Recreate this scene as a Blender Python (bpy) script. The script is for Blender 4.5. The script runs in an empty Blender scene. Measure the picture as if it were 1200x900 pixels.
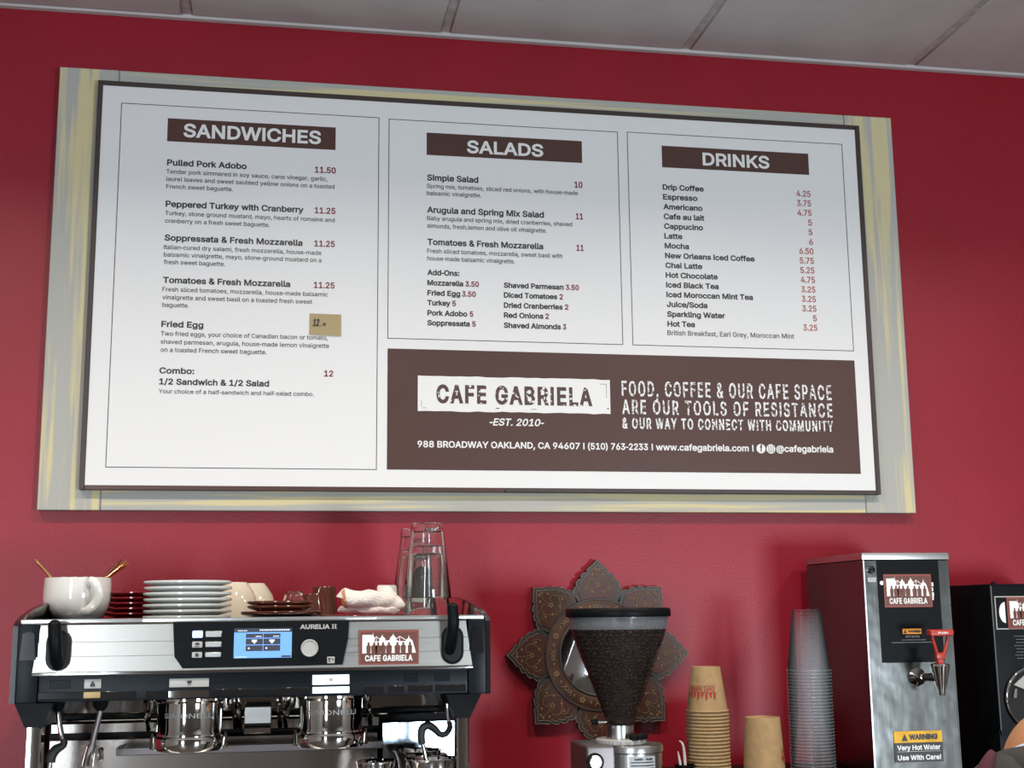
import bpy, bmesh, math, random
from mathutils import Vector, Matrix
from mathutils.geometry import delaunay_2d_cdt

# ---------------------------------------------------------------- camera, world, light, exposure
SC = bpy.context.scene
COL = SC.collection
R = math.radians
cam_d = bpy.data.cameras.new('camera')
cam_d.sensor_width = 36.0
cam_d.sensor_fit = 'HORIZONTAL'
cam_d.lens = 45.80
cam = bpy.data.objects.new('camera', cam_d)
COL.objects.link(cam)
yaw, pitch, roll = R(10.434), R(10.028), R(-0.612)
fw = Vector((math.sin(yaw)*math.cos(pitch), math.cos(yaw)*math.cos(pitch), math.sin(pitch)))
r0 = Vector((math.cos(yaw), -math.sin(yaw), 0)); u0 = r0.cross(fw)
rr = math.cos(roll)*r0 + math.sin(roll)*u0
uu = -math.sin(roll)*r0 + math.cos(roll)*u0
cam.matrix_world = Matrix(((rr.x, uu.x, -fw.x, 0), (rr.y, uu.y, -fw.y, -2.816), (rr.z, uu.z, -fw.z, 1.45), (0, 0, 0, 1)))
SC.camera = cam
SC.view_settings.view_transform = 'Standard'
SC.view_settings.look = 'None'
SC.view_settings.gamma = 1
SC.view_settings.exposure = 0.76
SC.cycles.max_bounces = 14
SC.cycles.transparent_max_bounces = 96
SC.cycles.transmission_bounces = 14
SC.cycles.caustics_reflective = False
SC.cycles.caustics_refractive = False

world = bpy.data.worlds.new('sky'); SC.world = world
world.use_nodes = True
wn = world.node_tree
bg = wn.nodes['Background']
bg.inputs['Color'].default_value = (0.72, 0.86, 1.0, 1)
bg.inputs['Strength'].default_value = 2.2

def area(name, loc, rot, sx, sy, power, color, spread=180):
    d = bpy.data.lights.new(name, 'AREA'); d.shape = 'RECTANGLE'
    d.size = sx; d.size_y = sy; d.energy = power; d.color = color; d.spread = R(spread)
    o = bpy.data.objects.new(name, d); COL.objects.link(o)
    o.location = loc; o.rotation_euler = rot
    return o
# daylight entering by the low shop windows behind the camera: a wide one at the right, a narrow one at the left
area('window_daylight', (2.70, -5.95, 0.64), (R(90), 0, 0), 1.15, 0.88, 98, (0.80, 0.90, 1.0))
area('window_daylight', (-1.78, -5.95, 1.2), (R(90), 0, 0), 0.55, 1.9, 58, (0.82, 0.91, 1.0))
# the row of small ceiling downlights over the service side of the counter
DOWNLIGHTS = [(-2.1, -1.28), (-0.9, -1.28), (0.2, -1.28), (1.2, -1.30), (2.1, -1.45)]
for dx_, dy_ in DOWNLIGHTS:
    area('downlight_lamp', (dx_, dy_, 2.76), (0, 0, 0), 0.08, 0.08, 8.0, (1.0, 0.90, 0.80), 150)

# ---------------------------------------------------------------- materials
MATS = {}
def mat(name, col, rough=0.5, metal=0.0, trans=0.0, ior=1.45, bump=None, coat=0.0, emit=None, var=None, alpha=None, spec=None, brushed=None):
    m = bpy.data.materials.new(name); m.use_nodes = True
    nt = m.node_tree; b = nt.nodes['Principled BSDF']
    b.inputs['Base Color'].default_value = (*col, 1)
    b.inputs['Roughness'].default_value = rough
    b.inputs['Metallic'].default_value = metal
    b.inputs['Transmission Weight'].default_value = trans
    b.inputs['IOR'].default_value = ior
    b.inputs['Coat Weight'].default_value = coat
    if spec is not None: b.inputs['Specular IOR Level'].default_value = spec
    if emit:
        b.inputs['Emission Color'].default_value = (*emit[0], 1); b.inputs['Emission Strength'].default_value = emit[1]
    tc = nt.nodes.new('ShaderNodeTexCoord')
    if bump:            # (scale, strength, distance)
        n = nt.nodes.new('ShaderNodeTexNoise'); n.inputs['Scale'].default_value = bump[0]; n.inputs['Detail'].default_value = 3
        bp = nt.nodes.new('ShaderNodeBump'); bp.inputs['Strength'].default_value = bump[1]; bp.inputs['Distance'].default_value = bump[2]
        nt.links.new(tc.outputs['Object'], n.inputs['Vector']); nt.links.new(n.outputs['Fac'], bp.inputs['Height'])
        nt.links.new(bp.outputs['Normal'], b.inputs['Normal'])
    if brushed:         # (stretch xyz, scale, strength)
        mp = nt.nodes.new('ShaderNodeMapping'); mp.inputs['Scale'].default_value = brushed[0]
        n = nt.nodes.new('ShaderNodeTexNoise'); n.inputs['Scale'].default_value = brushed[1]; n.inputs['Detail'].default_value = 4
        mr = nt.nodes.new('ShaderNodeMapRange'); mr.inputs[3].default_value = max(0.02, rough-brushed[2]); mr.inputs[4].default_value = rough+brushed[2]
        nt.links.new(tc.outputs['Object'], mp.inputs['Vector']); nt.links.new(mp.outputs[0], n.inputs['Vector'])
        nt.links.new(n.outputs['Fac'], mr.inputs[0]); nt.links.new(mr.outputs[0], b.inputs['Roughness'])
    if var:             # (second colour, scale, low, high, stretch)
        mp = nt.nodes.new('ShaderNodeMapping'); mp.inputs['Scale'].default_value = var[4] if len(var) > 4 else (1, 1, 1)
        n = nt.nodes.new('ShaderNodeTexNoise'); n.inputs['Scale'].default_value = var[1]; n.inputs['Detail'].default_value = 5
        mr = nt.nodes.new('ShaderNodeMapRange'); mr.inputs[1].default_value = var[2]; mr.inputs[2].default_value = var[3]
        mx = nt.nodes.new('ShaderNodeMix'); mx.data_type = 'RGBA'
        mx.inputs[6].default_value = (*col, 1); mx.inputs[7].default_value = (*var[0], 1)
        nt.links.new(tc.outputs['Object'], mp.inputs['Vector']); nt.links.new(mp.outputs[0], n.inputs['Vector'])
        nt.links.new(n.outputs['Fac'], mr.inputs[0]); nt.links.new(mr.outputs[0], mx.inputs[0]); nt.links.new(mx.outputs[2], b.inputs['Base Color'])
    MATS[name] = m
    return m

def thin_clear(name, tint, gloss, rough=0.08, body=0.0, bodycol=(0.8, 0.85, 0.9)):
    """thin clear plastic: mostly transparent with a fresnel gloss and a little milky body"""
    m = bpy.data.materials.new(name); m.use_nodes = True; nt = m.node_tree
    for n in list(nt.nodes): nt.nodes.remove(n)
    out = nt.nodes.new('ShaderNodeOutputMaterial'); tr = nt.nodes.new('ShaderNodeBsdfTransparent'); tr.inputs[0].default_value = (*tint, 1)
    gl = nt.nodes.new('ShaderNodeBsdfGlossy'); gl.inputs['Roughness'].default_value = rough
    fr = nt.nodes.new('ShaderNodeLayerWeight'); fr.inputs[0].default_value = gloss
    mx = nt.nodes.new('ShaderNodeMixShader'); nt.links.new(fr.outputs['Fresnel'], mx.inputs[0]); nt.links.new(tr.outputs[0], mx.inputs[1]); nt.links.new(gl.outputs[0], mx.inputs[2])
    last = mx
    if body:
        df = nt.nodes.new('ShaderNodeBsdfDiffuse'); df.inputs[0].default_value = (*bodycol, 1)
        m2 = nt.nodes.new('ShaderNodeMixShader'); m2.inputs[0].default_value = body
        nt.links.new(mx.outputs[0], m2.inputs[1]); nt.links.new(df.outputs[0], m2.inputs[2]); last = m2
    nt.links.new(last.outputs[0], out.inputs[0]); MATS[name] = m
    return m

WALL = mat('red_wall_paint', (0.30, 0.0070, 0.022), 0.42, bump=(260, 0.35, 0.0012), var=((0.275, 0.006, 0.017), 3.0, 0.4, 0.62))
CEIL = mat('ceiling_tile_paint', (0.62, 0.60, 0.58), 0.85, bump=(90, 0.25, 0.002), var=((0.55, 0.535, 0.52), 6, 0.35, 0.7))
TBAR = mat('ceiling_grid_paint', (0.44, 0.42, 0.41), 0.8, var=((0.56, 0.54, 0.53), 40, 0.4, 0.6))
FLOOR = mat('floor_tile', (0.10, 0.085, 0.075), 0.45)
ROOMW = mat('room_wall_paint', (0.30, 0.27, 0.24), 0.8)
PLAS = mat('yellow_grey_plank', (0.44, 0.44, 0.40), 0.75, bump=(120, 0.3, 0.001), var=((0.66, 0.58, 0.33), 5.0, 0.50, 0.60, (9, 1, 0.35)))
PLASH = mat('yellow_grey_plank_flat', (0.44, 0.44, 0.40), 0.75, bump=(120, 0.3, 0.001), var=((0.66, 0.58, 0.33), 5.0, 0.48, 0.58, (0.35, 1, 14)))
EDGEY = mat('plank_edge', (0.62, 0.52, 0.25), 0.8)
BOARDW = mat('board_white', (0.80, 0.80, 0.79), 0.42)
BROWN = mat('board_brown', (0.085, 0.042, 0.034), 0.32)
FRAMEB = mat('board_frame_brown', (0.055, 0.038, 0.034), 0.4)
INKK = mat('ink_black', (0.022, 0.02, 0.022), 0.4)
INKG = mat('ink_grey', (0.06, 0.055, 0.06), 0.4)
INKR = mat('ink_dark_red', (0.20, 0.012, 0.02), 0.4)
INKP = mat('ink_faded_red', (0.42, 0.13, 0.12), 0.4)
INKW = mat('ink_white', (0.82, 0.82, 0.80), 0.4)
INKS = mat('ink_worn_white', (0.80, 0.80, 0.78), 0.4, var=((0.085, 0.042, 0.034), 240, 0.56, 0.60))
INKB = mat('ink_worn_brown', (0.085, 0.042, 0.034), 0.4, var=((0.8, 0.8, 0.78), 110, 0.60, 0.64))
NOTE = mat('note_paper', (0.42, 0.33, 0.17), 0.7)
STEEL = mat('brushed_steel', (0.56, 0.56, 0.54), 0.30, 1.0, brushed=((1, 1, 40), 12, 0.06))
STEELP = mat('machine_front_steel', (0.40, 0.385, 0.35), 0.32, 1.0, brushed=((1, 30, 60), 10, 0.06))
DSTEEL = mat('dispenser_steel', (0.15, 0.155, 0.15), 0.22, 1.0, bump=(7, 0.25, 0.012), brushed=((40, 40, 1), 10, 0.06))
CHROME = mat('chrome', (0.62, 0.61, 0.59), 0.06, 1.0)
DCHROME = mat('dark_chrome', (0.30, 0.28, 0.26), 0.10, 1.0)
MIRRORS = mat('polished_panel', (0.26, 0.31, 0.36), 0.12, 1.0)
SPLASH = mat('splash_panel', (0.50, 0.46, 0.42), 0.16, 1.0)
BLACKG = mat('black_gloss', (0.012, 0.012, 0.013), 0.12)
BLACKM = mat('black_plastic', (0.005, 0.006, 0.007), 0.40, spec=0.10)
BLACKB = mat('blue_black_plastic', (0.006, 0.009, 0.013), 0.34, spec=0.15)
BLACKD = mat('black_matt', (0.008, 0.008, 0.008), 0.7)
RUBBER = mat('black_rubber', (0.015, 0.014, 0.014), 0.55)
GREYM = mat('grey_metal_paint', (0.16, 0.14, 0.14), 0.35, 0.6)
BTNG = mat('grey_button', (0.42, 0.42, 0.40), 0.35)
BTNW = mat('lit_white_button', (0.75, 0.8, 0.8), 0.3, emit=((0.75, 0.95, 1.0), 0.55))
BTNB = mat('lit_blue_button', (0.6, 0.68, 0.9), 0.3, emit=((0.45, 0.60, 1.0), 0.5))
AMBER = mat('amber_button', (0.42, 0.30, 0.12), 0.35)
SCRB = mat('screen_blue', (0.05, 0.12, 0.3), 0.2, emit=((0.16, 0.36, 0.86), 0.75))
SCRD = mat('screen_dark', (0.02, 0.022, 0.03), 0.25, emit=((0.06, 0.06, 0.08), 0.5))
SCRW = mat('screen_white', (0.3, 0.3, 0.3), 0.3, emit=((0.55, 0.68, 0.9), 0.8))
STKBR = mat('sticker_brown', (0.125, 0.04, 0.025), 0.4)
STKRD = mat('sticker_red_edge', (0.24, 0.055, 0.04), 0.4)
PORC = mat('white_porcelain', (0.72, 0.71, 0.67), 0.10, coat=0.4)
PORCB = mat('cool_porcelain', (0.62, 0.65, 0.63), 0.12, coat=0.4)
CREAM = mat('cream_porcelain', (0.72, 0.64, 0.50), 0.10, coat=0.4)
REDP = mat('dark_red_glaze', (0.17, 0.008, 0.012), 0.14, coat=0.3)
BRNP = mat('brown_glaze', (0.085, 0.022, 0.010), 0.10, coat=0.4)
GOLD = mat('gold_metal', (0.85, 0.55, 0.20), 0.22, 1.0)
SILV = mat('silver_metal', (0.6, 0.58, 0.55), 0.18, 1.0)
GLASS = mat('clear_glass', (0.97, 0.98, 0.97), 0.01, trans=1.0, ior=1.47)
HOPPER = thin_clear('hopper_plastic', (0.90, 0.86, 0.85), 0.16, 0.10, 0.015, (0.6, 0.65, 0.68))
PETR = thin_clear('clear_cup_rim', (0.98, 0.985, 0.985), 0.15, 0.20, 0.10, (0.75, 0.82, 0.88))
PETC = thin_clear('clear_cup_plastic', (0.998, 0.998, 0.999), 0.11, 0.07, 0.012, (0.75, 0.82, 0.88))
SMOKE = thin_clear('tray_glass', (0.55, 0.6, 0.62), 0.5, 0.05, 0.15, (0.08, 0.12, 0.14))
TOWEL = mat('white_terry', (0.78, 0.72, 0.66), 0.95, bump=(420, 0.9, 0.003))
TRIMO = mat('orange_towel_edge', (0.62, 0.30, 0.14), 0.95, bump=(420, 0.9, 0.003))
KRAFT = mat('kraft_paper', (0.50, 0.34, 0.17), 0.75, bump=(300, 0.15, 0.0006), var=((0.45, 0.30, 0.145), 60, 0.4, 0.6))
INKC = mat('ink_cup_red', (0.42, 0.05, 0.03), 0.6)
HOPC = thin_clear('hopper_collar_plastic', (0.70, 0.70, 0.72), 0.45, 0.12, 0.30, (0.45, 0.48, 0.50))
BEAN = mat('coffee_bean', (0.050, 0.023, 0.013), 0.45, var=((0.026, 0.012, 0.008), 60, 0.4, 0.6), spec=0.35)
WALN = mat('painted_red_brown_wood', (0.070, 0.018, 0.013), 0.45, var=((0.050, 0.024, 0.012), 22, 0.4, 0.62))
WALB = mat('painted_grey_border', (0.032, 0.031, 0.031), 0.45, var=((0.055, 0.036, 0.026), 30, 0.4, 0.62))
WALE = mat('worn_wood_edge', (0.30, 0.22, 0.16), 0.6)
WRNG = mat('painted_ring_wood', (0.045, 0.018, 0.009), 0.42, var=((0.080, 0.030, 0.012), 18, 0.45, 0.6))
MOTF = mat('faded_gold_paint', (0.19, 0.12, 0.055), 0.5)
MOTG = mat('grey_green_paint', (0.20, 0.18, 0.14), 0.5)
MGLASS = mat('mirror_silvering', (0.80, 0.80, 0.80), 0.03, 1.0)
REDH = mat('red_tap_handle', (0.42, 0.035, 0.02), 0.35)
ORNG = mat('orange_label', (0.72, 0.28, 0.03), 0.5)
YELL = mat('yellow_label', (0.80, 0.44, 0.02), 0.5)
WHITE = mat('white_plastic', (0.75, 0.74, 0.72), 0.5)
LABEL = mat('pale_blue_label', (0.50, 0.57, 0.60), 0.5)
WOODC = mat('counter_wood', (0.10, 0.06, 0.04), 0.4)
JACK = mat('dark_grey_jacket', (0.026, 0.026, 0.023), 0.9, bump=(500, 0.4, 0.001))
APRN = mat('burgundy_cloth', (0.07, 0.016, 0.024), 0.9)
SKIN = mat('skin', (0.38, 0.18, 0.085), 0.5)
HAIR = mat('dark_brown_hair', (0.02, 0.012, 0.008), 0.5, bump=(200, 0.5, 0.003))
MASK = mat('light_blue_mask', (0.38, 0.46, 0.60), 0.85)
JEAN = mat('dark_trousers', (0.02, 0.022, 0.03), 0.9)
EYEW = mat('eye', (0.6, 0.6, 0.6), 0.2)

# ---------------------------------------------------------------- object helpers
def root_loc(o):
    v = Vector((0, 0, 0))
    while o is not None:
        v += o.location; o = o.parent
    return v

class MB:
    def __init__(s): s.bm = bmesh.new()
    def _add(s, vs, fs):
        v = [s.bm.verts.new(p) for p in vs]
        for f in fs:
            try: s.bm.faces.new([v[i] for i in f])
            except ValueError: pass
        return s
    def box(s, x0, x1, y0, y1, z0, z1, b=0.0, seg=2):
        t = bmesh.new(); bmesh.ops.create_cube(t, size=1)
        for v in t.verts:
            v.co = Vector(((x0+x1)/2+v.co.x*(x1-x0), (y0+y1)/2+v.co.y*(y1-y0), (z0+z1)/2+v.co.z*(z1-z0)))
        if b: bmesh.ops.bevel(t, geom=list(t.edges), offset=b, segments=seg, profile=0.7, affect='EDGES')
        return s.join(t)
    def join(s, t):
        t.verts.ensure_lookup_table(); t.verts.index_update()
        vs = [v.co.copy() for v in t.verts]; fs = [[v.index for v in f.verts] for f in t.faces]; t.free()
        return s._add(vs, fs)
    def lathe(s, prof, c=(0, 0, 0), n=32, axis='z'):
        vs, fs = [], []
        rings = []
        for r_, z in prof:
            if r_ < 1e-6:
                rings.append([len(vs)]); vs.append((0, 0, z))
            else:
                rings.append(list(range(len(vs), len(vs)+n)))
                for i in range(n):
                    a = 2*math.pi*i/n; vs.append((r_*math.cos(a), r_*math.sin(a), z))
        for A, B in zip(rings, rings[1:]):
            if len(A) == 1 and len(B) == 1: continue
            for i in range(n):
                j = (i+1) % n
                if len(A) == 1: fs.append((A[0], B[j], B[i]))
                elif len(B) == 1: fs.append((A[i], A[j], B[0]))
                else: fs.append((A[i], A[j], B[j], B[i]))
        out = []
        for x, y, z in vs:
            p = (x, y, z) if axis == 'z' else ((x, z, y) if axis == 'y' else (z, x, y))
            out.append((p[0]+c[0], p[1]+c[1], p[2]+c[2]))
        return s._add(out, fs)
    def tube(s, pts, r_, n=10, smooth=0, caps=True, flat=1.0):
        P = [Vector(p) for p in pts]; RR = list(r_) if isinstance(r_, (list, tuple)) else [r_]*len(P)
        if smooth:
            Q, QR = [], []
            for i in range(len(P)-1):
                a, b, c, d = P[max(i-1, 0)], P[i], P[i+1], P[min(i+2, len(P)-1)]
                for k in range(smooth):
                    t = k/smooth
                    Q.append(0.5*((2*b)+(c-a)*t+(2*a-5*b+4*c-d)*t*t+(3*b-a-3*c+d)*t**3)); QR.append(RR[i]*(1-t)+RR[i+1]*t)
            Q.append(P[-1]); QR.append(RR[-1]); P, RR = Q, QR
        vs, fs = [], []
        up = None
        for i, p in enumerate(P):
            d = (P[min(i+1, len(P)-1)]-P[max(i-1, 0)]).normalized()
            if up is None: up = Vector((0, 0, 1)) if abs(d.z) < 0.9 else Vector((0, 1, 0))
            sd = d.cross(up).normalized(); up = sd.cross(d).normalized()
            for k in range(n):
                a = 2*math.pi*k/n; vs.append(p+RR[i]*(math.cos(a)*sd+math.sin(a)*up*flat))
        for i in range(len(P)-1):
            for k in range(n):
                j = (k+1) % n; fs.append((i*n+k, i*n+j, (i+1)*n+j, (i+1)*n+k))
        if caps:
            fs.append(tuple(range(n))[::-1]); fs.append(tuple((len(P)-1)*n+k for k in range(n)))
        return s._add(vs, fs)
    def prism(s, poly, a, b, plane='xz'):
        n = len(poly)
        def p3(q, w): return (q[0], w, q[1]) if plane == 'xz' else ((w, q[0], q[1]) if plane == 'yz' else (q[0], q[1], w))
        vs = [p3(q, a) for q in poly]+[p3(q, b) for q in poly]
        fs = [tuple(range(n)), tuple(range(2*n-1, n-1, -1))]+[(i, (i+1) % n, n+(i+1) % n, n+i) for i in range(n)]
        return s._add(vs, fs)
    def flat(s, poly, y):
        return s._add([(p[0], y, p[1]) for p in poly], [tuple(range(len(poly)))])
    def rect(s, x0, x1, z0, z1, y): return s.flat([(x0, z0), (x1, z0), (x1, z1), (x0, z1)], y)
    def disc(s, x, z, r_, y, n=20): return s.flat([(x+r_*math.cos(2*math.pi*i/n), z+r_*math.sin(2*math.pi*i/n)) for i in range(n)], y)
    def ell(s, c, rx, ry, rz, nu=12, nv=8, rot=None):
        vs, fs = [], []
        for j in range(nv+1):
            t = math.pi*j/nv
            for i in range(nu):
                a = 2*math.pi*i/nu
                p = Vector((rx*math.sin(t)*math.cos(a), ry*math.sin(t)*math.sin(a), rz*math.cos(t)))
                if rot is not None: p = rot @ p
                vs.append(p+Vector(c))
        for j in range(nv):
            for i in range(nu):
                k = (i+1) % nu
                if j == 0: fs.append((i, nu+i, nu+k))
                elif j == nv-1: fs.append((j*nu+i, (j+1)*nu+i, j*nu+k))
                else: fs.append((j*nu+i, (j+1)*nu+i, (j+1)*nu+k, j*nu+k))
        return s._add(vs, fs)
    def put(s, name, m, parent=None, local=False, smooth=True, label=None, angle=38, stuff=False, normals=True):
        bm = s.bm
        loose = [v for v in bm.verts if not v.link_faces]
        if loose: bmesh.ops.delete(bm, geom=loose, context='VERTS')
        if normals: bmesh.ops.recalc_face_normals(bm, faces=bm.faces)
        if parent is not None and not local:
            off = root_loc(parent)
            for v in bm.verts: v.co -= off
        if smooth:
            ca = R(angle)
            for f in bm.faces: f.smooth = True
            for e in bm.edges:
                if len(e.link_faces) == 2 and e.calc_face_angle(0) > ca: e.smooth = False
        me = bpy.data.meshes.new(name); bm.to_mesh(me); bm.free(); me.materials.append(m)
        o = bpy.data.objects.new(name, me); COL.objects.link(o)
        if parent is not None: o.parent = parent
        if label: o['label'] = label
        if stuff: o['kind'] = 'stuff'
        return o

def tag(o, label=None, cat=None, group=None, kind=None):
    for k, v in (('label', label), ('category', cat), ('group', group), ('kind', kind)):
        if v: o[k] = v
    return o
def thing(name, label, cat, loc, group=None):
    o = bpy.data.objects.new(name, None); COL.objects.link(o); o.location = loc; o.empty_display_size = 0.05
    return tag(o, label, cat, group)
def copy_tree(o, parent=None):
    c = o.copy(); COL.objects.link(c)
    if parent is not None: c.parent = parent
    for ch in list(o.children): copy_tree(ch, c)
    return c
def repeat(o, loc, label, group=None, rz=None):
    c = copy_tree(o); c.location = loc; c['label'] = label
    if group: c['group'] = group
    if rz is not None: c.rotation_euler.z = rz
    return c

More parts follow.
